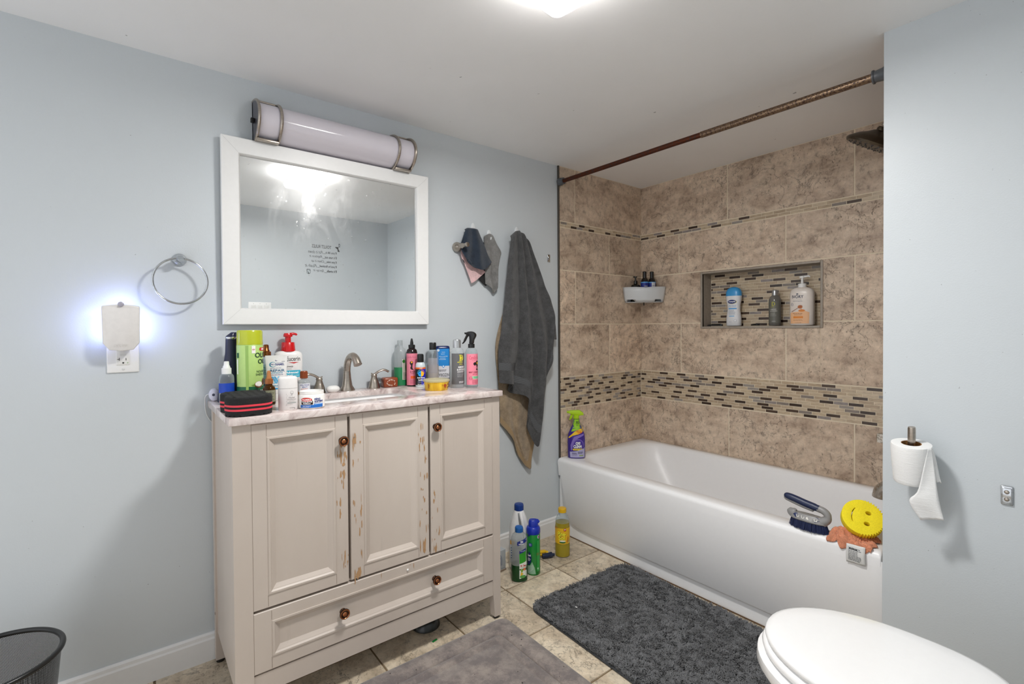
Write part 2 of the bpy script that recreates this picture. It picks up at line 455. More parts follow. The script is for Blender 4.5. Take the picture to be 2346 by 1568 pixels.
def flat_x(x):   # u -> +y, v -> z on a plane facing +x
    return lambda u, v, e: (x+e, u, v)

# ------------------------------------------------------------------ the room
RX, RY, PW = 2.27, -3.6, -0.7957      # opposite wall, side left open for ambient fill, partition face
TUBX, TUBY, TUBZ = 1.53, -0.757, 0.43
class Tiles(MB):
    def __init__(s, fn): super().__init__(); s.fn = fn; s.c = []
    def quadbox(s, u0, v0, u1, v1, d, col, mi, ch=.0012):
        P = [s.fn(u, v, 0) for u, v in ((u0,v0),(u1,v0),(u1,v1),(u0,v1))]+[s.fn(u, v, d) for u, v in ((u0+ch,v0+ch),(u1-ch,v0+ch),(u1-ch,v1-ch),(u0+ch,v1-ch))]
        n = len(s.f); s.add(P, [(4,5,6,7),(0,1,5,4),(1,2,6,5),(2,3,7,6),(3,0,4,7)], mi); s.c += [col]*(len(s.f)-n)
    def flat(s, pts, mi):
        s.add(pts, [(0,1,2,3)], mi); s.c.append((.5,.5,.5))
    def row(s, z0, z1, u0, u1, joints, rnd, d=.008, gap=.004, hole=None, mi=1):
        us = [u0]+[j for j in joints if u0+.02 < j < u1-.02]+[u1]
        for a, b in zip(us, us[1:]):
            col = (rnd.random(), rnd.random(), rnd.random())
            R = [(a+gap/2, z0+gap/2, b-gap/2, z1-gap/2)]
            if hole:
                hx0, hz0, hx1, hz1 = hole; out = []
                for x0, y0, x1, y1 in R:
                    if x1 <= hx0 or x0 >= hx1 or y1 <= hz0 or y0 >= hz1: out.append((x0,y0,x1,y1)); continue
                    if x0 < hx0: out.append((x0, y0, hx0, y1))
                    if x1 > hx1: out.append((hx1, y0, x1, y1))
                    xa, xb = max(x0, hx0), min(x1, hx1)
                    if y0 < hz0: out.append((xa, y0, xb, hz0))
                    if y1 > hz1: out.append((xa, hz1, xb, y1))
                R = out
            for r in R:
                if r[2]-r[0] > .004 and r[3]-r[1] > .004: s.quadbox(*r, d, col, mi)
    def mosaic(s, z0, z1, u0, u1, rnd, d=.0078, L=.062, mi=2, pitch=.0163, dark=.3):
        n = max(1, round((z1-z0)/pitch)); h = (z1-z0)/n; last = []
        for k in range(n):
            u = u0-(k*.37 % 1)*L-.001; cur = []; run = 0
            while u < u1:
                a, b = max(u, u0)+.0009, min(u+L, u1)-.0009
                if b-a > .004:
                    q = rnd.random(); near = any(p < b+.001 and q_ > a-.001 for p, q_ in last)
                    isd = q < dark and run == 0 and not (near and rnd.random() < .7)
                    if isd: hx = rnd.choice(('#4a3b32', '#54443a', '#40332b')); cur.append((a, b)); run = 1
                    else:
                        run = 0; hx = rnd.choice(('#958c88', '#9d958d', '#8b8179')) if q > .86 else rnd.choice(('#c6b398', '#bda98f', '#cbb9a0', '#b5a188', '#c1ae95'))
                    s.quadbox(a, z0+k*h+.0009, b, z0+(k+1)*h-.0009, d, C(hx)[:3], mi, .0006)
                u += L
            last = cur
    def finish(s, name, mats):
        o = s.build(name, mats, smooth=False, fix=False); me = o.data
        at = me.attributes.new('tint', 'FLOAT_COLOR', 'CORNER')
        buf = np.ones((len(me.loops), 4), np.float32)
        for p in me.polygons:
            buf[p.loop_start:p.loop_start+p.loop_total, :3] = s.c[p.index]
        at.data.foreach_set('color', buf.ravel()); return struct(o)
TM = [M['grout'], M['trav'], M['mosaic']]
NX0, NZ0, NX1, NZ1, ND = .448, 1.170, 1.074, 1.480, .095
Z = dict(t=TUBZ-.02, a=.706, b=.884, c=1.191, d=1.499, e=1.743, f=1.777)
rnd = random.Random(11)
# back wall (long side of the tub) with a niche
t = Tiles(lambda u, v, d: (u, .008-d, v))
for x0, z0, x1, z1 in ((-.1, -.1, NX0, H+.05), (NX1, -.1, TUBX+.1, H+.05), (NX0, -.1, NX1, NZ0), (NX0, NZ1, NX1, H+.05)):
    t.flat([(x0, .0016, z0), (x1, .0016, z0), (x1, .0016, z1), (x0, .0016, z1)], 0)
hole = (NX0, NZ0, NX1, NZ1)
t.row(Z['t'], Z['a'], 0, TUBX, (.607, 1.217), rnd); t.mosaic(Z['a']+.002, Z['b']-.002, 0.006, TUBX, rnd, dark=.42)
t.row(Z['b'], Z['c'], 0, TUBX, (.303, .913), rnd, hole=hole); t.row(Z['c'], Z['d'], 0, TUBX, (.607, 1.217), rnd, hole=hole)
t.row(Z['d'], Z['e'], 0, TUBX, (.290, .912), rnd, hole=hole); t.mosaic(Z['e']+.001, Z['f']-.001, 0.006, TUBX, rnd, dark=.34)
t.row(Z['f'], H, 0, TUBX, (.600, 1.215), rnd)
t.flat([(NX0, ND, NZ0), (NX1, ND, NZ0), (NX1, ND, NZ1), (NX0, ND, NZ1)], 0)
t.flat([(NX0, 0, NZ0), (NX0, ND, NZ0), (NX0, ND, NZ1), (NX0, 0, NZ1)], 3); t.flat([(NX1, 0, NZ0), (NX1, ND, NZ0), (NX1, ND, NZ1), (NX1, 0, NZ1)], 3)
t.flat([(NX0, 0, NZ0), (NX1, 0, NZ0), (NX1, ND, NZ0), (NX0, ND, NZ0)], 3); t.flat([(NX0, 0, NZ1), (NX1, 0, NZ1), (NX1, ND, NZ1), (NX0, ND, NZ1)], 3)
f0 = t.fn; t.fn = lambda u, v, d: (u, ND+.006-d, v); t.mosaic(NZ0+.002, NZ1-.001, NX0+.001, NX1-.001, rnd, dark=.46, L=.066); t.fn = f0
t.box((-.1, .13, -.1), (TUBX+.1, .2, H+.05), 0); t.c += [(.5, .5, .5)]*6
M['slate'] = plain('#a0968a', .5, 0, .2)
t.finish('wall_back', TM+[M['slate']])
# niche edge strip
mb = MB()
for lo, hi in (((NX0-.012, -.006, NZ0-.012), (NX0, .012, NZ1+.012)), ((NX1, -.006, NZ0-.012), (NX1+.012, .012, NZ1+.012)),
               ((NX0, -.006, NZ0-.012), (NX1, .012, NZ0)), ((NX0, -.006, NZ1), (NX1, .012, NZ1+.012))):
    mb.box(lo, hi, 0, .0025)
struct(mb.build('trim_1', plain('#a0968a', .45, 0, .15)))
# tiled end of the left wall and the tiled plumbing wall
def endwall(name, fx, seed, ymax):
    r2 = random.Random(seed); t = Tiles(lambda u, v, d: (fx(d), -u, v))
    t.flat([(fx(.0064), 0, 0), (fx(.0064), -ymax, 0), (fx(.0064), -ymax, H), (fx(.0064), 0, H)], 0)
    t.row(Z['t'], Z['a'], 0, ymax, (.622,), r2); t.mosaic(Z['a']+.002, Z['b']-.002, .008, ymax, r2, L=.05, dark=.42)
    t.row(Z['b'], Z['c'], 0, ymax, (.320,), r2); t.row(Z['c'], Z['d'], 0, ymax, (.620,), r2)
    t.row(Z['d'], Z['e'], 0, ymax, (.320,), r2); t.mosaic(Z['e']+.001, Z['f']-.001, .008, ymax, r2, dark=.28, L=.05)
    t.row(Z['f'], H, 0, ymax, (.622,), r2); return t.finish(name, TM)
endwall('wall_end', lambda d: d, 5, .748)
endwall('wall_plumbing', lambda d: TUBX+.008-d, 6, .757)
struct(MB().box((.0, -.757, TUBZ-.005), (.010, -.748, H), 0, .001).build('trim_2', plain('#4a443d', .4)))
# painted walls, ceiling
struct(MB().box((-.1, RY, -.1), (0, .1, H+.05)).build('wall_left', M['wall'], smooth=False))
struct(MB().box((TUBX+.010, PW, -.1), (RX+.1, .1, H+.05), 0).box((TUBX, PW, -.1), (TUBX+.010, -.7575, H+.05), 0).build('wall_right', M['wall'], smooth=False))
struct(MB().box((RX, RY, -.1), (RX+.1, PW, H+.05)).build('wall_opposite', M['wall'], smooth=False))
struct(MB().box((-.1, RY, H), (RX+.1, .1, H+.1)).build('ceiling', M['ceil'], smooth=False))
# floor tiles
t = Tiles(lambda u, v, d: (u, v, d-.004)); rf = random.Random(3)
t.flat([(-.1, RY, -.003), (RX+.1, RY, -.003), (RX+.1, .1, -.003), (-.1, .1, -.003)], 0)
xs = [.30+.313*k for k in range(-2, 8)]; ys = [-1.06-.313*k for k in range(-4, 10)]
for a in xs:
    for b in ys:
        if a+.313 < 0 or a > RX or b > .1: continue
        t.quadbox(max(a, 0)+.003, b+.003, min(a+.313, RX)-.003, b+.31, .004, (rf.random(), rf.random(), rf.random()), 1)
t.finish('floor', [M['fgrout'], M['floor']])
# baseboard with a small bead
prof = [(0, 0), (.013, 0), (.013, .074), (.010, .080), (.009, .090), (.004, .096), (0, .096)]
mb = MB(); mb.rings([[(x, y, z) for x, z in prof] for y in (RY, -.7575)]); struct(mb.build('baseboard_left', M['trimw'], ang=20))
mb = MB(); mb.rings([[(RX-x, y, z) for x, z in prof] for y in (RY, PW)]); struct(mb.build('baseboard_opposite', M['trimw'], ang=20))
mb = MB(); mb.rings([[(x, PW-d, z) for d, z in prof] for x in (TUBX+.01, RX)]); struct(mb.build('baseboard_right', M['trimw'], ang=20))

# ------------------------------------------------------------------ ceiling light
LC = (1.145, -1.825)
o = thing('ceiling_light', 'bright square flush ceiling light with a white frosted shade', 'light', (*LC, H), math.radians(8))
mb = MB(); mb.prism(rrect(-.105, -.105, .105, .105, .02), -.02, 0); mb.build('backplate', M['white'], o)
mb = MB(); rs = []
for z, a, r in ((-.02, .110, .025), (-.058, .110, .025), (-.066, .104, .025), (-.068, .092, .02)):
    rs.append([(x, y, z) for x, y in rrect(-a, -a, a, a, r)])
mb.rings(rs, 1, False, False); mb.rings(rs[3:], 0, False, True); mb.build('shade', [mat_emit('lit_frosted_shade', (1, .985, .96, 1), LAMP_STRENGTH), mat_emit('dim_shade_side', (1, .985, .96, 1), 4.0)], o)
mb = MB(); mb.tube([(x, y, -.067) for x, y in rrect(-.106, -.106, .106, .106, .025)], .003, 8, closed=True); mb.build('rim', M['white'], o)

# ------------------------------------------------------------------ vanity cabinet
VY0, VY1, VX, CZ = -2.4585, -1.510, .452, .918     # left, right, front face, counter top
van = thing('vanity_cabinet', 'cream painted bathroom vanity with chipped doors under the mirror', 'cabinet', (0, 0, 0))
mb = MB(); y0, y1 = VY0+.006, VY1-.004
# corner posts that taper to feet
for ya, yb, out in ((y0, y0+.048, -1), (y1-.036, y1, 1)):
    for xa, xb in ((.018, .052), (VX-.034, VX)):
        front_ = xa > .2
        yi0, yi1 = (ya, yb)
        ti = .007
        za = .12
        lo = [(xa, ya), (xb, ya), (xb, yb), (xa, yb)]
        # foot narrows on its inner sides
        bx0, bx1 = (xa+ti*.6, xb) if front_ else (xa, xb-ti*.6)
        by0, by1 = (ya, yb-ti) if out < 0 else (ya+ti, yb)
        mb.rings([[(bx0, by0, .012), (bx1, by0, .012), (bx1, by1, .012), (bx0, by1, .012)], [(xa, ya, za), (xb, ya, za), (xb, yb, za), (xa, yb, za)],
                  [(xa, ya, CZ-.021), (xb, ya, CZ-.021), (xb, yb, CZ-.021), (xa, yb, CZ-.021)]])
for y in (y0+.006, y1-.018):                       # side panels with arched bottom
    pts = [(.05, .13)]+[(.05+(VX-.084)*k/10, .13+.05*math.sin(PI*k/10)*0+.0) for k in range(11)]
    mb.box((.045, y, .11), (VX-.03, y+.012, CZ-.021))
mb.box((.03, y0+.02, .17), (.04, y1-.02, CZ-.021)); mb.box((.03, y0+.02, .14), (VX-.03, y1-.02, .155))
mb.box((VX-.03, y0+.04, .345), (VX-.012, y1-.03, .352)); mb.box((VX-.026, y0+.04, CZ-.035), (VX-.006, y1-.03, CZ-.021))
mb.box((VX-.05, y0+.04, .155), (VX-.024, y1-.03, CZ-.03))
# bottom rail, slightly arched
pts = [(y0+.045, .158), (y0+.045, .075)]+[(y0+.045+(y1-y0-.078)*k/12, .100) for k in range(13)]+[(y1-.033, .158)]
mb.T = Matrix(((0, 0, 1, VX-.022), (1, 0, 0, 0), (0, 1, 0, 0), (0, 0, 0, 1))); mb.prism(pts[:1]+pts[2:], 0, .018); mb.T = Matrix.Identity(4)
mb.build('carcass', M['vanity'], van, smooth=False)
for x in (.034, VX-.016):
    for y in (y0+.014, y1-.012):
        mb = MB(); mb.T = Matrix.Translation((x, y, 0)); mb.lathe([(.012, 0), (.013, .003), (.011, .014)], 16); mb.build('foot_pad', M['black'], van)
def panel_front(mb, ya, yb, za, zb, fw=.045, fb=.045, ft=.045, fs2=None):
    """framed panel facing +x: flat frame, raised lip, bevel, recessed field"""
    X0, X1 = VX-.018, VX
    fs2 = fs2 or fw
    R = lambda x, d: [(x, ya+d*fw, za+d*fb), (x, yb-d*fs2, za+d*fb), (x, yb-d*fs2, zb-d*ft), (x, ya+d*fw, zb-d*ft)]
    def RR(x, e): return [(x, ya+fw+e, za+fb+e), (x, yb-fs2-e, za+fb+e), (x, yb-fs2-e, zb-ft-e), (x, ya+fw+e, zb-ft-e)]
    mb.rings([R(X0, 0), [(X1-.002, *q[1:]) for q in R(0, 0)], [(X1, ya+.002, za+.002), (X1, yb-.002, za+.002), (X1, yb-.002, zb-.002), (X1, ya+.002, zb-.002)],
              RR(X1, -.001), RR(X1+.003, .0), RR(X1+.003, .005), RR(X1-.001, .009), RR(X1-.002, .011), RR(X1-.010, .022), RR(X1-.010, .024)], 0, True, True)
    # joint lines between stiles and rails
    for y in (ya+fw-.002, yb-fs2+.002):
        for z0, z1 in ((za+.004, za+fb-.004), (zb-ft+.004, zb-.004)): mb.box((X1, y-.0006, z0), (X1+.0003, y+.0006, z1), 2)
def chips(mb, ya, yb, za, zb, n, seed, big=1.0):
    r2 = random.Random(seed)
    for k in range(n):
        y, z = r2.uniform(ya, yb), r2.uniform(za, zb); w_, h_ = r2.uniform(.0008, .0035)*big, r2.uniform(.004, .02)*big
        xo = VX+.0006+k*.00001+seed*.00002; pts = [(xo, y+w_*math.cos(q)*r2.uniform(.4, 1.1), z+h_*math.sin(q)*r2.uniform(.5, 1.1)) for q in [2*PI*i/11 for i in range(11)]]
        mb.add(pts, [tuple(range(11))], 1)
def knob(parent, y, z):
    k = MB(); k.T = Matrix(((0, 0, 1, VX), (1, 0, 0, y), (0, 1, 0, z), (0, 0, 0, 1)))
    k.lathe([(.010, 0), (.008, .003), (.0055, .008), (.007, .013), (.0155, .017), (.0165, .020), (.0155, .0235)], 28, 0, True, False)
    k.lathe([(.0155, .0235), (.013, .0238), (.012, .0225)], 28, 1, False, False); k.lathe([(.012, .0225), (.0085, .0238), (.0075, .0228)], 28, 0, False, False)
    k.lathe([(.0075, .0228), (.006, .0245), (.003, .0255)], 28, 1, False, True)
    return k.build('knob', [M['bronze'], M['copper']], parent)
VM = [M['vanity'], M['chip'], plain('#8f8072', .7)]
mb = MB(); panel_front(mb, -2.4045, -2.1255, .349, .893, .042, .04, .042); chips(mb, -2.163, -2.129, .56, .80, 20, 1); chips(mb, -2.15, -2.127, .352, .44, 9, 2); chips(mb, -2.155, -2.135, .70, .79, 5, 8, 1.8)
d = mb.build('door', VM, van, smooth=False); knob(d, -2.145, .811)
mb = MB(); panel_front(mb, -2.1175, -1.8335, .349, .893, .044, .04, .042); chips(mb, -2.113, -2.08, .355, .80, 14, 3); chips(mb, -2.113, -2.085, .353, .372, 9, 4, 1.6); chips(mb, -1.873, -1.837, .45, .84, 24, 5); chips(mb, -1.872, -1.85, .36, .40, 8, 6, 1.5)
chips(mb, -2.108, -2.098, .795, .83, 6, 9, 1.6)
mb.T = Matrix(((0, 0, 1, VX), (1, 0, 0, -2.103), (0, 1, 0, .815), (0, 0, 0, 1))); mb.lathe([(.0028, .0012), (.001, .0013)], 12, 2, False, True); mb.T = Matrix.Identity(4)
mb.build('door', VM, van, smooth=False)
mb = MB(); panel_front(mb, -1.8255, -1.5475, .349, .893, .042, .04, .042); chips(mb, -1.822, -1.79, .36, .62, 12, 7); chips(mb, -1.822, -1.80, .352, .37, 5, 17)
d = mb.build('door', VM, van, smooth=False); knob(d, -1.806, .811)
mb = MB(); panel_front(mb, -2.4045, -1.5475, .163, .342, .05, .04, .035); chips(mb, -2.1, -1.7, .33, .34, 5, 12, .6)
d = mb.build('drawer', VM, van, smooth=False); knob(d, -2.148, .259); knob(d, -1.814, .257)
k = MB(); k.T = Matrix(((0, 0, 1, VX), (1, 0, 0, -1.92), (0, 1, 0, .322), (0, 0, 0, 1))); k.lathe([(.003, 0), (.004, .002), (.002, .005)], 12); k.build('peg', M['white'], d)
k = MB(); k.T = Matrix(((1, 0, 0, .040), (0, 0, -1, y0), (0, 1, 0, .175), (0, 0, 0, 1))); k.lathe([(.005, -.001), (.005, .001), (.003, .0012), (.003, .0004)], 14); k.build('screw_cap', plain('#8a7b70', .5), van)
# stone top with a rectangular sink cut-out
ct = thing('countertop', 'pale pink marbled stone vanity top with a sink cut-out', 'countertop', (0, 0, 0))
SX0, SX1, SY0, SY1 = .105, .340, -2.185, -1.800
mb = MB(); mb.prism(rrect(.003, -2.462, .467, -1.506, .004, 2), CZ-.021, CZ, 0, [rrect(SX0, SY0, SX1, SY1, .03, 5)], .0015); mb.build('slab', M['counter'], ct, ang=25)
sk = MB(); rs = []
for z, e, r in ((CZ-.022, .012, .035), (CZ-.022, -.004, .03), (CZ-.06, .000, .03), (CZ-.12, .02, .04), (CZ-.145, .05, .05), (CZ-.15, .10, .01)):
    rs.append([(x, y, z) for x, y in rrect(SX0-(.004 if e < .1 else 0)+e*(1 if e != .012 else -1), SY0+e*(1 if e != .012 else -1), SX1-e*(1 if e != .012 else -1), SY1-e*(1 if e != .012 else -1), r, 5)])
sk.rings(rs, 0, False, True); tag(sk.build('sink_basin', M['porcelain']), 'white rectangular undermount basin set below the marbled top', 'sink')

# ------------------------------------------------------------------ basin faucet
fa = thing('basin_faucet', 'brushed nickel basin spout standing behind the sink', 'faucet', (.045, -1.982, CZ))
mb = MB(); mb.sect([(0, .026, .031), (.004, .026, .031), (.02, .019, .021), (.05, .0155, .0165), (.08, .0135, .014)], 2, 28, 0, True, False)
P = spline([(0, 0, .08), (.004, .001, .108), (.018, .004, .132), (.042, .009, .142), (.064, .013, .131), (.079, .016, .108)], 22)
mb.tube(P, [.0138+.0022*math.sin(PI*k/21)*0+.003*(k/21)**3 for k in range(22)], 20)
mb.build('spout', M['nickel'], fa)
mb = MB(); mb.T = Matrix.Translation((-.028, .003, .02)); mb.lathe([(.003, -.02), (.003, .028), (.007, .034), (.008, .042), (.005, .044)], 14); mb.build('lift_rod', M['nickel'], fa)
def handle(y, side):
    h = thing('faucet_handle', ('left' if side < 0 else 'right')+' brushed nickel lever handle beside the basin spout', 'faucet handle', (.045, y, CZ))
    m2 = MB(); m2.lathe([(.024, 0), (.024, .004), (.0225, .008), (.021, .02), (.015, .036), (.0115, .048), (.013, .055), (.010, .060)], 28); m2.build('base', M['nickel'], h)
    m2 = MB(); m2.tube(spline([(0, -side*.012, .064), (0, 0, .058), (0.002, side*.02, .070), (.004, side*.042, .076), (.006, side*.062, .067)], 18), [.003+.005*math.sin(min(1, k/5)*PI/2) for k in range(18)], 12, flat=.6)
    m2.build('lever', M['nickel'], h)
handle(-2.092, -1); handle(-1.868, 1)

# ------------------------------------------------------------------ mirror and bar light
mi = thing('wall_mirror', 'white framed rectangular mirror hung above the vanity', 'mirror', (.008, -2.006, 1.187)); mi.rotation_euler = (0, math.radians(.62), 0)
mb = MB(); a, b, hh, fw = -.4085, .4085, .671, .060
R = lambda x, e: [(x, a+e, e), (x, b-e, e), (x, b-e, hh-e), (x, a+e, hh-e)]
mb.rings([R(0, 0), R(.020, 0), R(.022, .002), R(.022, fw-.006), R(.020, fw-.004), R(.012, fw), R(.004, fw)], 0, False, False)
for (ya, za), (yb, zb) in (((a+.003, .003), (a+fw-.006, fw-.006)), ((b-.003, .003), (b-fw+.006, fw-.006)), ((a+.003, hh-.003), (a+fw-.006, hh-fw+.006)), ((b-.003, hh-.003), (b-fw+.006, hh-fw+.006))):
    mb.add([(.0223, ya-.0005, za), (.0223, ya+.0005, za), (.0223, yb+.0005, zb), (.0223, yb-.0005, zb)], [(0, 1, 2, 3)], 1)
mb.build('frame', [M['white'], plain('#c4c4c4', .5)], mi, smooth=False)
mb = MB(); mb.box((.002, a+fw-.004, fw-.004), (.008, b-fw+.004, hh-fw+.004)); g = mb.build('glass', M['mirror'], mi, smooth=False)
g.data.transform(Matrix.Translation((0, 0, -hh/2))); g.location = (0, 0, hh/2)
bl = thing('bar_light', 'unlit frosted bar light with nickel bands above the mirror', 'wall light', (0, -2.0, 1.933))
M['acryl'] = NT('lavender_frosted_acrylic'); q = M['acryl']; q.base(C('#d6d1d9')); setp(q.b, Roughness=.12, Subsurface_Weight=.15, Subsurface_Radius=(.02, .02, .02)); M['acryl'] = q.m
def halfround(y, r, z=0, x0=.012, dep=.105): return [(x0+(dep-x0)*max(0, math.sin(PI*k/20)), y, z-r*math.cos(PI*k/20)) for k in range(21)]
LY = .308
mb = MB(); mb.rings([halfround(-LY+.008, .068), halfround(LY-.008, .068)]); mb.build('diffuser', M['acryl'], bl)
mb = MB(); mb.box((0, -LY, -.07), (.014, LY, .07)); mb.build('backplate', plain('#8f8a96', .4, .6), bl)
for s_ in (-1, 1):
    mb = MB(); mb.rings([halfround(s_*LY, .074, 0, 0, .108), halfround(s_*(LY-.009), .074, 0, 0, .108)]); mb.build('end_cap', mat_brushed('gunmetal', '#6e6a74', .35) if s_ < 0 else M['nickel'], bl)
    e = MB(); rr = halfround(s_*(LY-.004), .077, 0, 0, .112); e.tube(rr, .0055, 8); rr = halfround(s_*(LY-.078), .075, 0, 0, .110); e.tube(rr, .0055, 8)
    e.box((.036, min(s_*(LY-.004), s_*(LY-.078)), -.078), (.066, max(s_*(LY-.004), s_*(LY-.078)), -.070), 0, .002)
    e.box((.01, min(s_*(LY-.004), s_*(LY-.078)), .072), (.03, max(s_*(LY-.004), s_*(LY-.078)), .079), 0, .002); e.build('band', M['nickel'], bl)
mb = MB(); mb.box((.03, -LY-.012, -.012), (.045, -LY, .004), 0, .002); mb.build('clip', M['black'], bl)

# ------------------------------------------------------------------ towel ring, robe hook, outlet, night light
tr = thing('towel_ring', 'round chrome towel ring left of the mirror', 'towel ring', (0, -2.538, 1.408))
mb = MB(); mb.T = Matrix(((0, 0, 1, 0), (1, 0, 0, 0), (0, 1, 0, 0), (0, 0, 0, 1))); mb.lathe([(.021, 0), (.021, .005), (.017, .012), (.010, .020), (.009, .035), (.012, .042), (.012, .056), (.009, .062)], 28); mb.build('post', M['chrome'], tr)
mb = MB(); mb.tube([(.05, .076*math.sin(2*PI*k/64), -.076+.076*math.cos(2*PI*k/64)) for k in range(64)], .0035, 10, closed=True); mb.build('ring', M['chrome'], tr)
rh = thing('robe_hook', 'brushed nickel robe hook post beside the navy washcloth', 'hook', (0, -1.431, 1.560))
mb = MB(); mb.T = Matrix(((0, 0, 1, 0), (1, 0, 0, 0), (0, 1, 0, 0), (0, 0, 0, 1)))
mb.lathe([(.019, 0), (.0235, .005), (.0240, .013), (.0205, .024), (.0135, .034), (.0095, .042), (.0085, .048), (.013, .056), (.0135, .062), (.0095, .070), (.0095, .092), (.011, .094), (.011, .101), (.008, .102)], 28); mb.build('post', M['nickel'], rh)
ol = thing('wall_outlet', 'white wall outlet plate below the glowing night light', 'outlet', (0, -2.692, 1.091))
mb = MB(); mb.box((0, -.041, -.059), (.006, .041, .059), 0, .003); mb.build('cover_plate', M['white'], ol)
mb = MB(); mb.box((.005, -.017, -.034), (.0085, .017, .034), 0, .001); rc = mb.build('receptacle', plain('#e4e3df', .35), ol)
D = Decal()
D.rect(-.0105, -.020, -.009, -.011, '#111111'); D.rect(.0065, -.020, .008, -.012, '#111111'); D.rect(-.015, -.0165, -.0098, -.0150, '#111111')
D.ell(0, -.0275, .0025, .0025, '#111111'); D.rect(-.008, -.004, .008, .0005, '#d5d4d0'); D.rect(.010, -.029, .0125, -.0265, '#7fae5f')
D.build('socket_slots', flat_x(.0087), rc, None)
mb = MB(); mb.T = Matrix(((0, 0, 1, 0), (1, 0, 0, 0), (0, 1, 0, -.048), (0, 0, 0, 1))); mb.lathe([(.0038, .0055), (.0038, .0068), (.003, .0072)], 14); mb.build('screw', plain('#cfcfcc', .4), ol)
nl = thing('night_light', 'white plug-in insect night light glowing blue on the left wall', 'night light', (0, -2.695, 1.180))
def shield(x, k=1.0, dz=0):
    o = []
    for y in [-.046+.092*i/12 for i in range(13)]: o.append((x-.55*abs(y)**2/.05*k*.3, y*k, (.070-2.6*y*y)*k+dz))
    for y, z in ((.0475, .06), (.0455, -.052), (.030, -.073), (.0, -.0765), (-.030, -.073), (-.0455, -.052), (-.0475, .06)): o.append((x-.55*abs(y)**2/.05*k*.3, y*k, z*k+dz))
    return o
mb = MB(); mb.rings([shield(.050), shield(.056), shield(.0615, .985), shield(.063, .95)]); mb.build('shell', plain('#e3e0de', .4), nl)
mb = MB(); mb.rings([[(.010, q[1]*.80, q[2]*.84-.002) for q in shield(0)], [(.05, q[1]*.84, q[2]*.88-.002) for q in shield(0)]]); mb.build('body', plain('#d9d8e6', .4), nl)
mb = MB(); mb.box((.026, -.0425, -.045), (.044, -.0410, .050)); mb.box((.026, .0410, -.045), (.044, .0425, .050)); mb.box((.026, -.030, .0595), (.044, .030, .0610))
mb.build('blue_lamp_strip', mat_emit('blue_led_glow', (.46, .54, 1, 1), 7.0), nl)
mb = MB(); mb.T = Matrix(((0, 0, 1, .050), (1, 0, 0, 0), (0, 1, 0, .070), (0, 0, 0, 1))); mb.lathe([(.008, 0), (.008, .013), (.006, .0145)], 16); mb.build('sensor', plain('#a9a6b4', .25), nl)
D = Decal(); D.text('ZEVO', -.0175, -.062, .014, -.055, '#cfccca', .01); D.build('logo', lambda u, v, e: (.0632+e, u, v), nl, None)
mb = MB(); mb.box((0, -.012, -.018), (.012, .012, .012)); mb.build('plug', M['white'], nl)
# small metal brackets
sb = MB(); sb.box((0, -.010, -.021), (.003, .010, .021), 0, .001); sb.box((.003, -.006, -.010), (.006, .006, .010), 0, .001); o = sb.build('wall_bracket', M['chrome']); o.location = (0, -.826, 1.558)
tag(o, 'small chrome bracket on the wall between dark towel and tile', 'bracket')
rb = thing('wall_bracket', 'small chrome bracket with two screws right of the toilet paper', 'bracket', (1.809, PW, .7))
mb = MB(); mb.box((-.012, -.005, -.026), (.012, 0, .026), 0, .002); mb.box((-.009, -.008, -.021), (.010, -.004, .021), 0, .0015); mb.build('plate', M['chrome'], rb)
for z in (-.010, .010):
    mb = MB(); mb.T = Matrix(((1, 0, 0, 0), (0, 0, -1, -.008), (0, 1, 0, z), (0, 0, 0, 1))); mb.lathe([(.0055, 0), (.0045, .002), (.002, .003)], 14); mb.build('screw', M['nickel'], rb)
# wall lettering, read backwards in the mirror
D = Decal(); K = '#17181a'
D.text('TOILET RULES', .045, .180, .205, .204, K, .012)
for k, (a_, b_, w1, w2) in enumerate((('If you lift it__', 'Put it down', .115, .235), ('If it runs out__', 'Replace it', .12, .225), ('If you miss__', 'Clean it up', .105, .210), ('If you\'re finished__', 'Flush it', .165, .262), ('If it smells__', 'Spray it', .105, .195))):
    y = .143-.034*k
    D.text(a_, 0, y-.005, w1, y+.017, K, .016); D.text(b_, w1+.002, y-.004, w2, y+.018, K, -.004, .35)
D1 = D; D = Decal(); D.poly([(-.028, .165), (-.010, .165), (-.008, .182), (.012, .196), (.010, .200), (-.016, .200), (-.016, .185)], K); D.poly([(-.028, .200), (-.018, .200), (-.016, .218), (-.020, .226), (-.026, .226), (-.030, .218)], K); D.rect(-.026, .205, -.020, .220, '#c3cdd2')
D2 = D; D = Decal(); D.rect(.218, -.012, .248, .022, K, .008); D.rect(.221, -.009, .245, .012, '#c3cdd2', .004); D.ell(.233, .016, .010, .004, '#c3cdd2'); D.ell(.233, .016, .004, .002, K); D.poly([(.226, -.012), (.238, .006), (.241, .004), (.232, -.016)], K)
wd = thing('wall_decal', 'black toilet rules lettering seen reversed in the mirror', 'wall decal', (RX, -1.382, 1.603))
for nm, q in (('lettering', D1), ('toilet_symbol', D2), ('paper_roll_symbol', D)): q.build(nm, lambda u, v, e: (-.0002-e, .120-u, v*1.15), wd, None)
sw = thing('switch_plate', 'white triple switch plate low in the mirror reflection', 'switch', (RX, -1.865, 1.282))
mb = MB(); mb.box((-.006, -.082, -.058), (0, .082, .058), 0, .003); mb.build('plate', M['white'], sw)
for k in (-1, 0, 1):
    mb = MB(); mb.box((-.009, k*.046-.016, -.033), (-.005, k*.046+.016, .033), 0, .001); mb.build('rocker', plain('#dcdcda', .35), sw)
    for z in (-.045, .045):
        mb = MB(); mb.T = Matrix(((0, 0, -1, -.006), (1, 0, 0, k*.046), (0, 1, 0, z), (0, 0, 0, 1))); mb.lathe([(.003, 0), (.002, .001)], 10); mb.build('screw', plain('#bdbdbb', .4), sw)

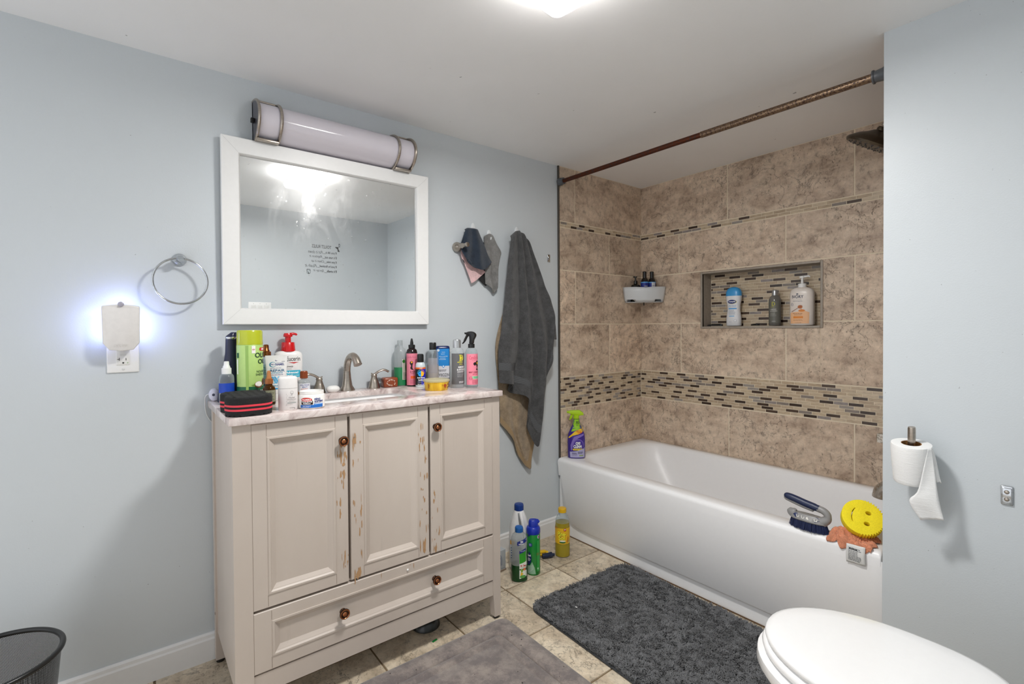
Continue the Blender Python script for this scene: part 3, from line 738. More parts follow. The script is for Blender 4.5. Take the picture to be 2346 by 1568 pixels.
# ------------------------------------------------------------------ bathtub
tub = thing('bathtub', 'white alcove bathtub with a plain front apron under the tiled wall', 'bathtub', (0, 0, 0))
FY = -.776
def rr5(x0, y0, x1, y1, r, z): return [(x, y, z) for x, y in rrect(x0, y0, x1, y1, r, 8)]
mb = MB()
mb.rings([rr5(.009, FY+.008, 1.521, -.001, .004, TUBZ-.10), rr5(.009, FY, 1.521, -.001, .004, TUBZ-.022), rr5(.010, FY+.002, 1.521, -.001, .006, TUBZ-.012), rr5(.012, FY+.008, 1.519, -.002, .01, TUBZ-.004),
          rr5(.016, FY+.018, 1.515, -.004, .01, TUBZ), rr5(.075, -.700, 1.452, -.040, .11, TUBZ-.001), rr5(.085, -.692, 1.444, -.046, .115, TUBZ-.006), rr5(.100, -.684, 1.436, -.054, .12, TUBZ-.022),
          rr5(.140, -.672, 1.425, -.064, .13, TUBZ-.10), rr5(.21, -.655, 1.405, -.085, .14, .22), rr5(.30, -.63, 1.38, -.11, .15, .12), rr5(.36, -.60, 1.34, -.15, .14, .085), rr5(.45, -.52, 1.25, -.24, .1, .08)], 0, False, True)
mb.build('basin', M['enamel'], tub, ang=120)
mb = MB(); mb.box((.009, -.757, 0), (1.526, -.74, TUBZ-.05))
mb.T = Matrix(((1, 0, 0, 0), (0, 0, -1, 0), (0, 1, 0, 0), (0, 0, 0, 1)))
o0 = [(1.524, TUBZ-.03), (.012, TUBZ-.03), (.014, .40)]+[tuple(p) for p in spline([(.022, .33), (.034, .22), (.048, .14), (.075, .095), (.12, .072), (.22, .062)], 16)]+[(1.524, .062)]
lo = [(x+.0, z) for x, z in o0]; mid = [(x+(.010 if x < 1 else 0), z+(.012 if z < .3 else 0)) for x, z in o0]
mb.rings([[(x, z, .756) for x, z in lo], [(x, z, .764) for x, z in [(x+(.003 if x < 1 else 0), z+(.002 if z < .3 else 0)) for x, z in o0]], [(x, z, .773) for x, z in mid]], 0, False, True)
mb.T = Matrix.Identity(4); mb.build('apron', M['enamel'], tub, ang=50)
struct(MB().box((.0, -.760, 0), (1.53, -.757, .005)).build('trim_3', plain('#6d553d', .8)))
# shower rod: rusted tube with grey end flanges
rod = thing('shower_rod', 'rust-spotted tension shower rod with grey plastic ends', 'shower rod', (0, -.748, 1.993))
mb = MB(); mb.tube([(.02, 0, .002), (.75, 0, -.004), (.9, 0, -.006)], .0115, 18); mb.build('inner_tube', M['rust2'], rod)
mb = MB(); mb.tube([(.88, 0, -.006), (1.20, 0, -.009), (1.50, 0, -.012)], .0135, 20); mb.build('outer_tube', M['rust'], rod)
for x, s_ in ((.0105, 1), (1.5295, -1)):
    mb = MB(); mb.T = Matrix(((0, 0, s_, x), (1, 0, 0, 0), (0, 1, 0, .002 if s_ > 0 else -.012), (0, 0, 0, 1)))
    mb.lathe([(.026, 0), (.025, .006), (.0205, .014), (.0185, .030), (.0185, .034), (.022, .037), (.022, .041), (.015, .042)] if s_ < 0 else [(.021, 0), (.021, .018), (.0185, .026), (.0185, .034), (.014, .035)], 26)
    mb.build('end_flange', plain('#55585c', .35), rod)
# shower head, valve handle, tub spout on the plumbing wall
sh = thing('shower_fixture', 'oval bronze shower head hanging from the plumbing wall', 'shower head', (1.522, -.38, 1.985))
mb = MB(); mb.tube(spline([(-.0, 0, .01), (-.03, 0, .01), (-.065, 0, -.004), (-.098, 0, -.046)], 14), .0095, 14); mb.build('arm', M['dirtymetal'], sh)
dm = mat_brushed('dark_bronze', '#5f564a', .35)
mb = MB(); Rm = Matrix.Translation((-.122, 0, -.085)) @ Matrix.Rotation(math.radians(32), 4, 'Y'); mb.T = Rm
mb.lathe([(.013, .040), (.016, .034), (.016, .026), (.026, .022), (.040, .012), (.066, .000), (.092, -.020), (.095, -.027), (.091, -.035), (.085, -.036)], 40); mb.build('head', dm, sh)
mb = MB(); mb.T = Rm
for rr, n in ((.078, 22), (.06, 16), (.04, 11), (.02, 6)):
    for k in range(n):
        a = 2*PI*k/n; c0 = (rr*math.cos(a), rr*math.sin(a)); mb.rings([[(c0[0]+r*math.cos(q*PI/3), c0[1]+r*math.sin(q*PI/3), z) for q in range(6)] for r, z in ((.0028, -.035), (.002, -.039))])
mb.build('nozzles', M['black'], sh)
vh = thing('valve_handle', 'small square chrome shower valve handle at the tub wall', 'valve', (1.522, -.38, .730))
mb = MB(); mb.T = Matrix(((0, 0, -1, 0), (1, 0, 0, 0), (0, 1, 0, 0), (0, 0, 0, 1))); mb.lathe([(.07, 0), (.068, .006), (.03, .014), (.018, .03), (.012, .05), (.009, .075)], 28); mb.build('escutcheon', M['dirtymetal'], vh)
mb = MB(); mb.rings([[(x, y*k, z*k) for y, z in ((-1, -1), (1, -1), (1, 1), (-1, 1))] for x, k in ((-.07, .009), (-.085, .010), (-.092, .017), (-.112, .017), (-.118, .008))]); mb.build('knob', M['dirtymetal'], vh, smooth=False)
sp = thing('tub_spout', 'worn chrome tub spout with a pull-up diverter', 'spout', (1.522, -.38, .548))
mb = MB(); P = spline([(0, 0, -.006), (-.045, 0, -.006), (-.078, 0, -.010), (-.098, 0, -.028), (-.102, 0, -.052)], 22)
mb.tube(P, [.029+.001*(k > 18) for k in range(22)], 28); mb.build('body', M['dirtymetal'], sp)
mb = MB(); mb.T = Matrix.Translation((-.085, 0, .022)); mb.lathe([(.004, 0), (.004, .012), (.007, .016), (.0105, .026), (.010, .030), (.006, .031)], 18); mb.build('diverter', M['dirtymetal'], sp)

# ------------------------------------------------------------------ toilet
to = thing('toilet', 'white elongated toilet with a closed lid in the right foreground', 'toilet', (1.702, -1.403, 0))
def egg(e, z, k=56, dx=0):
    o = []
    for i in range(k):
        t = 2*PI*i/k; c, s_ = math.cos(t), math.sin(t)
        if c < 0: o.append((dx+(.250+e)*c*abs(c)**-.06 if c else 0, (.184+e)*s_, z))
        else: o.append((dx+(.205+e)*math.copysign(abs(c)**.7, c), (.184+e)*math.copysign(abs(s_)**(.85), s_), z))
    return o
mb = MB(); mb.rings([egg(-.012, .417), egg(-.002, .420), egg(0, .427), egg(-.004, .434), egg(-.016, .438), egg(-.05, .4395), egg(-.11, .4405)]); mb.build('lid', M['porcelain'], to, ang=60)
mb = MB(); mb.rings([egg(-.008, .395), egg(.004, .398), egg(.006, .405), egg(.002, .413), egg(-.008, .416)]); mb.build('seat', M['porcelain'], to, ang=60)
mb = MB(); rs = []
for z, e, dx, kx, ky in ((.392, .000, 0, 1, 1), (.385, .016, 0, 1, 1), (.365, .018, 0, 1, 1), (.34, .008, .006, 1, .98), (.28, -.02, .03, .9, .86), (.2, -.04, .06, .82, .72), (.12, -.05, .08, .8, .66), (.05, -.045, .09, .84, .68), (.0, -.03, .09, .86, .70)):
    rs.append([(dx+p[0]*kx, p[1]*ky, z) for p in egg(e, z)])
mb.rings(rs); mb.build('bowl', M['porcelain'], to, ang=60)
mb = MB(); mb.box((.34, -.21, .40), (.555, .21, .74), 0, .03); mb.box((.20, -.12, .30), (.40, .12, .405), 0, .02); mb.build('tank', M['porcelain'], to)
mb = MB(); mb.box((.33, -.22, .74), (.56, .22, .775), 0, .012); mb.build('tank_lid', M['porcelain'], to)
for y in (-.07, .07):
    mb = MB(); mb.tube([(.205, y-.02, .425), (.205, y+.02, .425)], .011, 14); mb.build('hinge', M['white'], to)
mb = MB(); mb.tube([(.335, -.15, .68), (.325, -.15, .68)], .012, 14); mb.tube([(.325, -.155, .68), (.32, -.08, .672)], .007, 10, flat=.6); mb.build('flush_lever', M['chrome'], to)

# ------------------------------------------------------------------ toilet paper
TILT = (math.radians(8), math.radians(2), 0)
hd = thing('toilet_paper_holder', 'brushed nickel upright paper post fixed to the blue wall', 'paper holder', (1.614, -.852, .700)); hd.rotation_euler = TILT
mb = MB(); mb.lathe([(.0085, -.004), (.0095, -.002), (.0095, .165), (.0085, .170)], 24); mb.build('post', M['nickel'], hd)
mb = MB(); mb.box((-.010, -.012, -.0085), (.010, .051, -.0035), 0, .0015); mb.T = Matrix(((1, 0, 0, 0), (0, 0, -1, .0558), (0, 1, 0, -.006), (0, 0, 0, 1))); mb.lathe([(.014, 0), (.014, .004), (.011, .006)], 24); mb.build('arm', M['nickel'], hd)
mb = MB(); mb.tube([(.004, .0085, .125), (.004, .0115, .128), (.004, .0115, .148), (.004, .0085, .15)], .003, 8); mb.build('catch', M['nickel'], hd)
tpm = NT('tissue_paper'); tpm.base(C('#eeeeed')); tpm.rough(.95); tpm.bump(tpm.math('ADD', tpm.noise(30, 3, .6, tpm.mapping(tpm.obj(), (1, 1, 6)), .8), tpm.math('MULTIPLY', tpm.noise(300, 2, .5, tpm.obj()), .5)), .4, .002)
tp = thing('toilet_paper_roll', 'white toilet paper roll with a loose hanging tail on the blue wall', 'toilet paper', (1.614, -.856, .703)); tp.rotation_euler = TILT
mb = MB(); RO, RI, HR = .0485, .024, .118
mb.lathe([(RI, 0), (.040, .0), (.0415, .003), (.0425, .012), (.0465, .06), (RO, HR-.008), (RO-.001, HR-.001), (RO-.004, HR), (RI, HR)], 56, 0, False, False); mb.build('roll', tpm.m, tp)
mb = MB(); mb.lathe([(RI+.0003, .0), (RI+.0003, HR-.0005), (RI-.0012, HR-.0005), (RI-.0012, 0)], 40, 0, False, False); mb.build('core', plain('#a5743f', .8), tp)
# hanging tail: peels off the right side, folded to a point
def tail(a, b, n=20):
    L_, R_ = spline(a, n), spline(b, n); P = []
    for i in range(n):
        P.append([tuple(L_[i].lerp(R_[i], k/8)+Vector((0, -.006*math.sin(PI*k/8)*(i/n)*math.cos(i*.5), 0))) for k in range(9)])
    return P
mb = MB()
mb.grid(tail([(.043, -.022, .117), (.037, -.034, .07), (.026, -.046, -.005), (.008, -.052, -.040), (.033, -.046, -.092)], [(.048, -.010, .118), (.056, -.018, .07), (.064, -.026, .01), (.073, -.032, -.04), (.082, -.036, -.080)]))
mb.grid(tail([(.044, -.010, .117), (.050, -.012, .07), (.056, -.014, .04), (.062, -.016, .020)], [(.049, 0, .116), (.057, .0, .08), (.064, -.004, .045), (.070, -.010, .018)]))
o = mb.build('loose_tail', tpm.m, tp); o.modifiers.new('thickness', 'SOLIDIFY').thickness = .0008

# ------------------------------------------------------------------ wire trash can
tc = thing('trash_can', 'round black wire mesh trash can at the lower left', 'trash can', (.275, -2.965, 0))
def uvshell(name, r0, r1, z0, z1, nu, parent, m):
    me = bpy.data.meshes.new(name); n = 72; vs = []; fs = []
    for k, (r, z) in enumerate(((r0, z0), (r1, z1))): vs += [(r*math.cos(2*PI*i/n), r*math.sin(2*PI*i/n), z) for i in range(n)]
    fs = [(i, (i+1) % n, n+(i+1) % n, n+i) for i in range(n)]
    me.from_pydata(vs, [], fs); uv = me.uv_layers.new(name='UVMap'); nv = nu*(z1-z0)/(2*PI*r1)
    for p in me.polygons:
        i = p.index
        for li, (u, v) in zip(p.loop_indices, ((i, 0), (i+1, 0), (i+1, 1), (i, 1))): uv.data[li].uv = (u/n*nu, v*nv)
    me.polygons.foreach_set('use_smooth', [True]*len(fs)); me.materials.append(m); o = bpy.data.objects.new(name, me); COL.objects.link(o); o.parent = parent; return o
uvshell('mesh_wall', .108, .140, .012, .345, 230, tc, mat_mesh_bin())
mb = MB(); mb.tube([(.1415*math.cos(2*PI*k/72), .1415*math.sin(2*PI*k/72), .346) for k in range(72)], .0065, 12, closed=True); mb.build('rim', M['black'], tc)
mb = MB(); mb.lathe([(.109, 0), (.110, .012), (.106, .014), (.1, .006)], 48); mb.build('base', M['black'], tc)

# ------------------------------------------------------------------ mats on the floor
fm = thing('bath_mat', 'taupe memory foam bath mat with stains in front of the vanity', 'bath mat', (.748, -1.925, 0), 0)
FX0, FX1, FY0_, FY1_ = -.278, .262, -.415, .413
def fr(e, z, r): return [(x, y, z) for x, y in rrect(FX0+e, FY0_+e, FX1-e, FY1_-e, r, 8)]
mb = MB(); mb.rings([fr(.004, .001, .03), fr(0, .005, .034), fr(.002, .013, .034), fr(.012, .017, .03), fr(.068, .019, .025), fr(.076, .008, .022), fr(.083, .015, .022), fr(.104, .016, .02), fr(.112, .008, .018), fr(.122, .0135, .016), fr(.2, .015, .01)])
mb.build('foam_pad', M['foam'], fm, ang=80)
mb = MB(); r2 = random.Random(5)
for k in range(26):
    x, y = r2.uniform(FX0+.02, FX1-.02), r2.uniform(FY0_+.2, FY1_-.02); s_ = r2.uniform(.0012, .003)
    mb.T = Matrix.Translation((x, y, .0185 if max(abs(x+.008)-.2, abs(y)-.34) > 0 else .0150)) @ Matrix.Rotation(r2.uniform(0, 6), 4, 'Z'); mb.lathe([(s_, 0), (s_*.8, .0012)], 6)
mb.T = Matrix.Identity(4); o = mb.build('crumbs', plain('#2a2523', .8), fm); o['kind'] = 'stuff'
sg = thing('shag_rug', 'charcoal grey shag rug on the tiles along the bathtub', 'rug', (.905, -1.093, 0), math.radians(-1.5))
AX, AY = .432, .305
mb = MB(); mb.rings([[(x, y, z) for x, y in rrect(-AX+e, -AY+e, AX-e, AY-e, .06, 8)] for e, z in ((.002, .001), (0, .003), (0, .007), (.004, .009))]); mb.build('backing', plain('#3b3d40', .9), sg)
rs_ = np.random.default_rng(4); N_ = 90000
px_ = rs_.uniform(-AX+.004, AX-.004, N_); py_ = rs_.uniform(-AY+.004, AY-.004, N_)
cxr = np.maximum(np.abs(px_)-(AX-.06), 0); cyr = np.maximum(np.abs(py_)-(AY-.06), 0); ok = (cxr**2+cyr**2 < .056**2)
px_, py_ = px_[ok], py_[ok]; N_ = len(px_)
fld = np.array([mnoise.noise((x*9, y*9, 1.7)) for x, y in zip(px_, py_)]); fl2 = np.array([mnoise.noise((x*45, y*45, 4.1)) for x, y in zip(px_, py_)])
hz = .013+.003*fld+.006*fl2+rs_.uniform(-.003, .003, N_); an = 2*PI*(fld*1.3+fl2*.6)+rs_.normal(0, 1.1, N_); le = .006+.005*rs_.random(N_)
wd = rs_.uniform(.0012, .0021, N_); dx, dy = np.cos(an), np.sin(an); wx, wy = -dy*wd, dx*wd
V = np.zeros((N_, 6, 3))
for k, (q, hq, tw) in enumerate(((0, 0, 1), (.45, .75, 1), (1, 1, .5))):
    for s_, j in ((-1, 0), (1, 1)):
        V[:, k*2+j, 0] = px_+dx*le*q+s_*wx*tw; V[:, k*2+j, 1] = py_+dy*le*q+s_*wy*tw; V[:, k*2+j, 2] = .006+hz*hq*(1-.12*(k == 2))
base_ = (np.arange(N_)*6)[:, None]; F = np.concatenate([base_+np.array([[0, 1, 3, 2]]), base_+np.array([[2, 3, 5, 4]])])
me = bpy.data.meshes.new('pile'); me.vertices.add(N_*6); me.vertices.foreach_set('co', V.reshape(-1)); me.loops.add(len(F)*4); me.loops.foreach_set('vertex_index', F.reshape(-1).astype(np.int32))
me.polygons.add(len(F)); me.polygons.foreach_set('loop_start', np.arange(len(F), dtype=np.int32)*4); me.update(); me.validate()
pm = NT('charcoal_shag_yarn'); f_ = pm.ramp(pm.noise(26, 3, .6, pm.obj()), [(.3, .62), (.7, 1.2)]); pm.base(pm.mix(1.0, C('#6a6b6d'), f_, 'MULTIPLY')); pm.rough(.85); setp(pm.b, Sheen_Weight=.2)
me.materials.append(pm.m); o = bpy.data.objects.new('pile', me); COL.objects.link(o); o.parent = sg; o['kind'] = 'stuff'
mb = MB(); mb.box((-.285, -.170, .022), (-.276, -.166, .0235)); o = mb.build('lint', M['white'], sg)

# ------------------------------------------------------------------ hooks and hanging cloths
def hook(y, z, label):
    h = thing('adhesive_hook', label, 'hook', (0, y, z), 0, 'white adhesive hooks on the left wall')
    m2 = MB(); pts = [(.0, 0)]; out = [(-.013, -.03), (.013, -.03), (.013, -.005)]+[(.013*math.cos(PI*k/8)*(1-.25*math.sin(PI*k/8)), .022*math.sin(PI*k/8)) for k in range(1, 8)]+[(-.013, -.005)]
    m2.T = Matrix(((0, 0, 1, 0), (1, 0, 0, 0), (0, 1, 0, 0), (0, 0, 0, 1))); m2.prism(out, 0, .005, 0, bev=.0012); m2.build('plate', plain('#dfe2e4', .3), h)
    m2 = MB(); m2.tube(spline([(.004, 0, -.012), (.012, 0, -.026), (.018, 0, -.028), (.021, 0, -.018)], 10), .004, 10); m2.build('prong', plain('#dfe2e4', .3), h)
hook(-1.334, 1.668, 'white adhesive hook above the navy washcloth'); hook(-1.236, 1.646, 'white adhesive hook above the grey washcloth'); hook(-1.057, 1.683, 'white adhesive hook above the charcoal bath towel')
def cloth(name, cols, x0, amp, mats, label=None, cat=None, parent=None, nu=90, nv=60, th=.006, band=None, wob=.004, seed=0, top=.015, dep=None):
    """hanging cloth: cols are top-to-bottom polylines (y, z); folds push out along x"""
    n = len(cols); colS = [spline([(y, z, 0) for y, z in c], nv) for c in cols]; P = []
    dep = dep or [(.5+.5*math.cos(i*PI)) for i in range(n)]
    for j in range(nv):
        row = spline([(c[j].x, c[j].y, d) for c, d in zip(colS, dep)], nu); t_ = j/(nv-1); g = min(1, .28+t_*1.3)
        cu_ = .010*max(0, 1-t_/.04)**2
        P.append([(x0-cu_*min(1, x0/.03)+top*(1-t_)**3+amp*g*p.z+wob*mnoise.noise((p.x*22, p.y*9, seed))*g, p.x+.3*wob*mnoise.noise((p.x*30, p.y*14, seed+5)), p.y) for p in row])
    m2 = MB(); m2.grid(P)
    if band: m2.mi = [1 if band[0] <= (k//(nu-1))/(nv-1) < band[1] else 0 for k in range(len(m2.f))]
    o = m2.build(name, mats, parent, ang=180, fix=False); s_ = o.modifiers.new('thickness', 'SOLIDIFY'); s_.thickness = th; s_.offset = -1 if o.data.polygons[0].normal.x > 0 else 1
    if label: tag(o, label, cat)
    return o
wb = NT('charcoal_woven_band'); vv = wb.N('ShaderNodeTexChecker'); vv.inputs['Scale'].default_value = 240; wb.L(wb.obj(), vv.inputs[0]); vv.inputs[1].default_value = C('#47484a'); vv.inputs[2].default_value = C('#57585a'); wb.base(vv.outputs[0]); wb.rough(.9)
DT = [[(-1.137, 1.640), (-1.173, 1.416), (-1.203, 1.195), (-1.226, 1.064), (-1.225, .893)], [(-1.120, 1.658), (-1.145, 1.418), (-1.158, 1.195), (-1.165, 1.062), (-1.166, .884)],
      [(-1.103, 1.669), (-1.093, 1.421), (-1.098, 1.195), (-1.108, 1.06), (-1.133, .873)], [(-1.091, 1.673), (-1.076, 1.399), (-1.072, 1.15), (-1.091, .992), (-1.139, .837)],
      [(-1.080, 1.674), (-1.053, 1.378), (-1.037, 1.081), (-1.035, .943), (-1.046, .795)], [(-1.065, 1.670), (-1.017, 1.334), (-.989, 1.057), (-.997, .825), (-1.029, .632)],
      [(-1.050, 1.661), (-.987, 1.358), (-.939, 1.055), (-.958, .751), (-.987, .549)], [(-1.035, 1.648), (-.955, 1.394), (-.888, 1.125), (-.909, .912), (-.941, .808)],
      [(-1.024, 1.636), (-.93, 1.419), (-.861, 1.244), (-.866, 1.101), (-.873, .985)], [(-1.021, 1.627), (-.924, 1.425), (-.856, 1.262), (-.850, 1.18), (-.858, 1.098)], [(-1.018, 1.618), (-.918, 1.431), (-.848, 1.287), (-.829, 1.232), (-.816, 1.104)]]
cloth('bath_towel', DT, .040, .056, [M['tg'], wb.m], 'long charcoal grey bath towel hanging beside the tiled alcove', 'towel', nu=150, nv=110, th=.008, band=(.84, .885), seed=2, top=.012, wob=.007, dep=[.45, 1, .35, .0, .9, .2, 1, .3, .75, .4, .2])
TT = [[(-1.141, 1.286), (-1.207, 1.085), (-1.187, .828), (-1.183, .678)], [(-1.112, 1.286), (-1.171, 1.084), (-1.151, .791), (-1.104, .581)], [(-1.068, 1.287), (-1.1, 1.014), (-1.103, .718), (-1.06, .482)],
      [(-1.039, 1.288), (-1.056, .943), (-1.068, .599), (-.994, .41)], [(-.993, 1.289), (-.996, .939), (-1.008, .637), (-.966, .489)], [(-.947, 1.29), (-.902, .934), (-.9, .862), (-.894, .802)]]
cloth('bath_towel', TT, .012, .016, [M['tt'], M['tanband']], 'tan bath towel hanging behind and below the charcoal towel', 'towel', nu=80, nv=70, th=.006, band=(.88, .97), seed=8, top=.0, dep=[.2, .9, .3, 1, .2, .6])
NV = [[(-1.398, 1.647), (-1.429, 1.578), (-1.432, 1.547), (-1.410, 1.511)], [(-1.385, 1.655), (-1.404, 1.57), (-1.410, 1.507), (-1.388, 1.483)], [(-1.365, 1.657), (-1.367, 1.574), (-1.375, 1.489), (-1.35, 1.459)], [(-1.345, 1.657), (-1.334, 1.577), (-1.322, 1.493), (-1.305, 1.456)], [(-1.33, 1.656), (-1.303, 1.591), (-1.282, 1.54), (-1.255, 1.497)]]
cloth('washcloth', NV, .046, .020, M['tn'], 'navy blue terry washcloth behind the nickel robe hook', 'washcloth', nu=70, nv=46, seed=3, top=-.012, wob=.008, dep=[.1, .8, .6, 1, .2])
PK = [[(-1.399, 1.595), (-1.417, 1.54), (-1.415, 1.508), (-1.396, 1.475), (-1.359, 1.388)], [(-1.369, 1.598), (-1.375, 1.533), (-1.365, 1.475), (-1.345, 1.43), (-1.333, 1.405)], [(-1.331, 1.602), (-1.329, 1.516), (-1.309, 1.475), (-1.29, 1.46), (-1.275, 1.449)]]
pk = cloth('washcloth', PK, .024, .006, [M['tp'], M['black']], 'pale pink cloth with a black patch hanging under the navy washcloth', 'washcloth', nu=50, nv=46, seed=6, top=0, dep=[.2, 1, .3], th=.003)
for k in range(len(pk.data.polygons)):
    r_, c_ = divmod(k, 49)
    if (24 < r_ < 31 and c_ < 6): pk.data.polygons[k].material_index = 1
BK = [[(-1.330, 1.60), (-1.335, 1.50), (-1.320, 1.43), (-1.285, 1.392)], [(-1.300, 1.60), (-1.305, 1.50), (-1.295, 1.42), (-1.268, 1.380)], [(-1.27, 1.60), (-1.27, 1.5), (-1.265, 1.44), (-1.255, 1.40)]]
cloth('washcloth', BK, .008, .008, M['softblack'], 'black cloth peeking out between the pink and grey washcloths', 'washcloth', nu=40, nv=40, seed=9, top=0, dep=[.2, 1, .4], th=.003)
GC = [[(-1.275, 1.629), (-1.279, 1.542), (-1.279, 1.456), (-1.275, 1.391)], [(-1.262, 1.637), (-1.257, 1.544), (-1.253, 1.436), (-1.243, 1.366)], [(-1.243, 1.646), (-1.233, 1.547), (-1.226, 1.437), (-1.218, 1.345)], [(-1.224, 1.64), (-1.2, 1.55), (-1.204, 1.439), (-1.207, 1.383)], [(-1.213, 1.614), (-1.172, 1.559), (-1.189, 1.506), (-1.201, 1.417)]]
cloth('washcloth', GC, .016, .020, M['tgr'], 'grey terry washcloth between the navy cloth and the long towel', 'washcloth', nu=60, nv=50, seed=4, top=0, wob=.008, dep=[.4, 1, .2, .9, .1])

# ------------------------------------------------------------------ toiletries
CLR = clear('clear_plastic'); CLR2 = clear('frosted_clear_plastic', '#dfe3e4', .42, .25); AMB = clear('amber_glass', '#7a4a12', .35)
def bt(name, label, cat, x, y, z, turn=0.0, group=None): return thing(name, label, cat, (x, y, z), aim(x, y, turn), group)
def body(t, prof, m, n=2.0, name='body', seg=40, **k):
    b = MB(); b.sect(prof, n, seg, **k); return b.build(name, m, t, ang=50)
def turned(t, name, prof, m, at=(0, 0, 0), seg=28):
    b = MB(); b.T = Matrix.Translation(at); b.lathe(prof, seg); return b.build(name, m, t, ang=40)
G1 = 'toiletries on the vanity top'
# -- left cluster
t = bt('spray_bottle', 'small clear spray bottle with a blue band behind the black sponge', 'bottle', .140, -2.421, CZ, 10, G1)
P_ = [(0, .0205, .0205), (.002, .0225, .0225), (.088, .0225, .0225), (.096, .021, .021), (.103, .015, .015)]
body(t, P_, CLR); body(t, [(.003, .020, .020), (.044, .0228, .0228)], liquid('pale_liquid', '#cfd8e4', .25), name='liquid')
D = Decal(); D.rect(-.048, .040, .050, .072, '#0a3fae'); D.rect(-.047, .040, -.044, .072, '#7fa5ea'); D.build('label', wrap(.0228), t)
turned(t, 'cap', [(.0145, .102), (.0145, .121), (.0125, .122)], M['white']); turned(t, 'nozzle', [(.0115, .122), (.0105, .128), (.0085, .131), (.0075, .143), (.006, .144)], M['white'])
t = bt('spray_can', 'green olive oil spray can with a lime cap on the vanity', 'spray can', .150, -2.352, CZ, 24, G1)
R_ = .0405; body(t, [(0, .038, .038), (.004, R_, R_), (.196, R_, R_), (.199, .039, .039)], plain('#b5d67d', .3))
lime = NT('lime_plastic'); lime.base(C('#b6bf2c')); setp(lime.b, Roughness=.2, Subsurface_Weight=.3, Subsurface_Radius=(.01, .01, .01))
b = MB(); b.lathe([(.0402, .199), (.0398, .205), (.0392, .243), (.037, .2475), (.030, .2485)], 40); b.build('cap', lime.m, t)
D = Decal(); G_ = '#0d5a38'; K = '#123c2a'
D.rect(-.110, .004, .125, .058, G_); D.rect(-.030, .004, -.022, .196, '#93b85f'); D.rect(-.068, .1, -.058, .150, '#e6eedd'); D.rect(-.066, .155, -.055, .172, G_); D.rect(-.0115, .170, .000, .195, '#f3efe9'); D.text('NEW', -.010, .180, -.001, .185, '#c33e49', .03)
D.rect(.014, .178, .048, .189, '#d2231f', .005); D.text('ORS', .022, .180, .040, .1868, '#ffffff', .05)
D.text('OLIVE', -.002, .155, .060, .172, K, .02); D.text('OIL', .008, .134, .044, .150, K, .02)
D.text('NOURISHING', .003, .104, .058, .1115, K); D.text('SHEEN SPRAY', .000, .094, .058, .1015, K)
for q in ((-14, 3), (-17, 8), (-12, 10), (-18, 0)): D.poly([(.002, .062), (.002+q[0]*.001, .064+q[1]*.001), (.000+q[0]*.0004, .060+q[1]*.0009)], '#5f8f2d')
D.ell(.010, .064, .0145, .011, '#7a4a2a'); D.ell(.010, .066, .0125, .0085, '#f1efe8'); D.ell(.034, .072, .010, .012, '#6b4429'); D.ell(.034, .073, .006, .008, '#4e2f1c')
D.text('coconut', .006, .036, .056, .047, '#ffffff', .03); D.text('OIL', .018, .020, .040, .030, '#ffffff', .02); D.build('label', wrap(R_+.0003), t)
t = bt('pitcher_bottle', 'dark navy tapered bottle with a side handle and silver ring', 'bottle', .072, -2.396, CZ, -6, G1)
nav = plain('#141a3c', .3)
body(t, [(0, .044, .028), (.004, .046, .030), (.05, .040, .028), (.11, .028, .024), (.17, .0195, .0185), (.222, .0175, .017)], nav)
turned(t, 'ring', [(.0178, .218), (.0185, .219), (.0185, .2245), (.0178, .2255)], M['chrome'])
b = MB(); b.rings([[(.0175*math.cos(2*PI*k/28), .0175*math.sin(2*PI*k/28), .2255) for k in range(28)], [(.0165*math.cos(2*PI*k/28), .0165*math.sin(2*PI*k/28), .228+.011*(1+math.cos(2*PI*k/28))*.5) for k in range(28)], [(.008+.008*math.cos(2*PI*k/28), .010*math.sin(2*PI*k/28), .2415) for k in range(28)]]); b.build('cap', nav, t)
b = MB(); b.tube(spline([(.015, 0, .21), (.03, 0, .214), (.040, 0, .20), (.042, 0, .15), (.036, 0, .122), (.026, 0, .12)], 26), .0055, 10); b.build('handle', M['black'], t)
t = thing('corded_grooming_tool', 'small rounded white grooming tool at the left end of the vanity', 'grooming tool', (.026, -2.4445, CZ)); t.rotation_euler = (0, 0, 0)
lav_lit = plain('#dcdcec', .3)  # white plastic, tinted lavender to carry the night light's glow
b = MB(); b.rings([[(xx, r*.85*math.cos(2*PI*k/28), .0225+r*1.15*math.sin(2*PI*k/28)) for k in range(28)] for xx, r in ((-.016, .006), (-.014, .014), (-.006, .019), (.006, .0195), (.014, .017), (.018, .010), (.019, .004))]); b.build('body', lav_lit, t)
b = MB(); b.T = Matrix.Translation((.0185, -.004, .024)) @ Matrix.Rotation(PI/2, 4, 'Y'); b.lathe([(.0045, -.006), (.0045, .001), (.003, .0012)], 16); b.build('opening', plain('#55566a', .5), t)
b = MB(); b.tube(spline([(-.010, -.014, .024), (-.013, -.022, .020), (-.016, -.026, .004), (-.018, -.0245, -.03), (-.0185, -.016, -.06), (-.0185, .01, -.10)], 24), .0022, 8); b.build('cord', plain('#c9cbcc', .4), t)
t = bt('mist_bottle', 'clear blue tinted mist bottle with a bronze sprayer behind the toothpaste tube', 'bottle', .048, -2.281, CZ, 0, G1)
body(t, [(0, .0175, .0175), (.003, .019, .019), (.138, .019, .019), (.146, .017, .017), (.151, .011, .011)], CLR); body(t, [(.004, .0192, .0192), (.118, .0192, .0192)], liquid('blue_toner', '#8fb4c8', .5), name='liquid')
D = Decal(); D.rect(-.018, .070, .020, .122, '#b9dfe9'); D.lines(-.014, .085, .012, .115, 5, '#5d8fa8', 4); D.build('label', wrap(.0193), t)
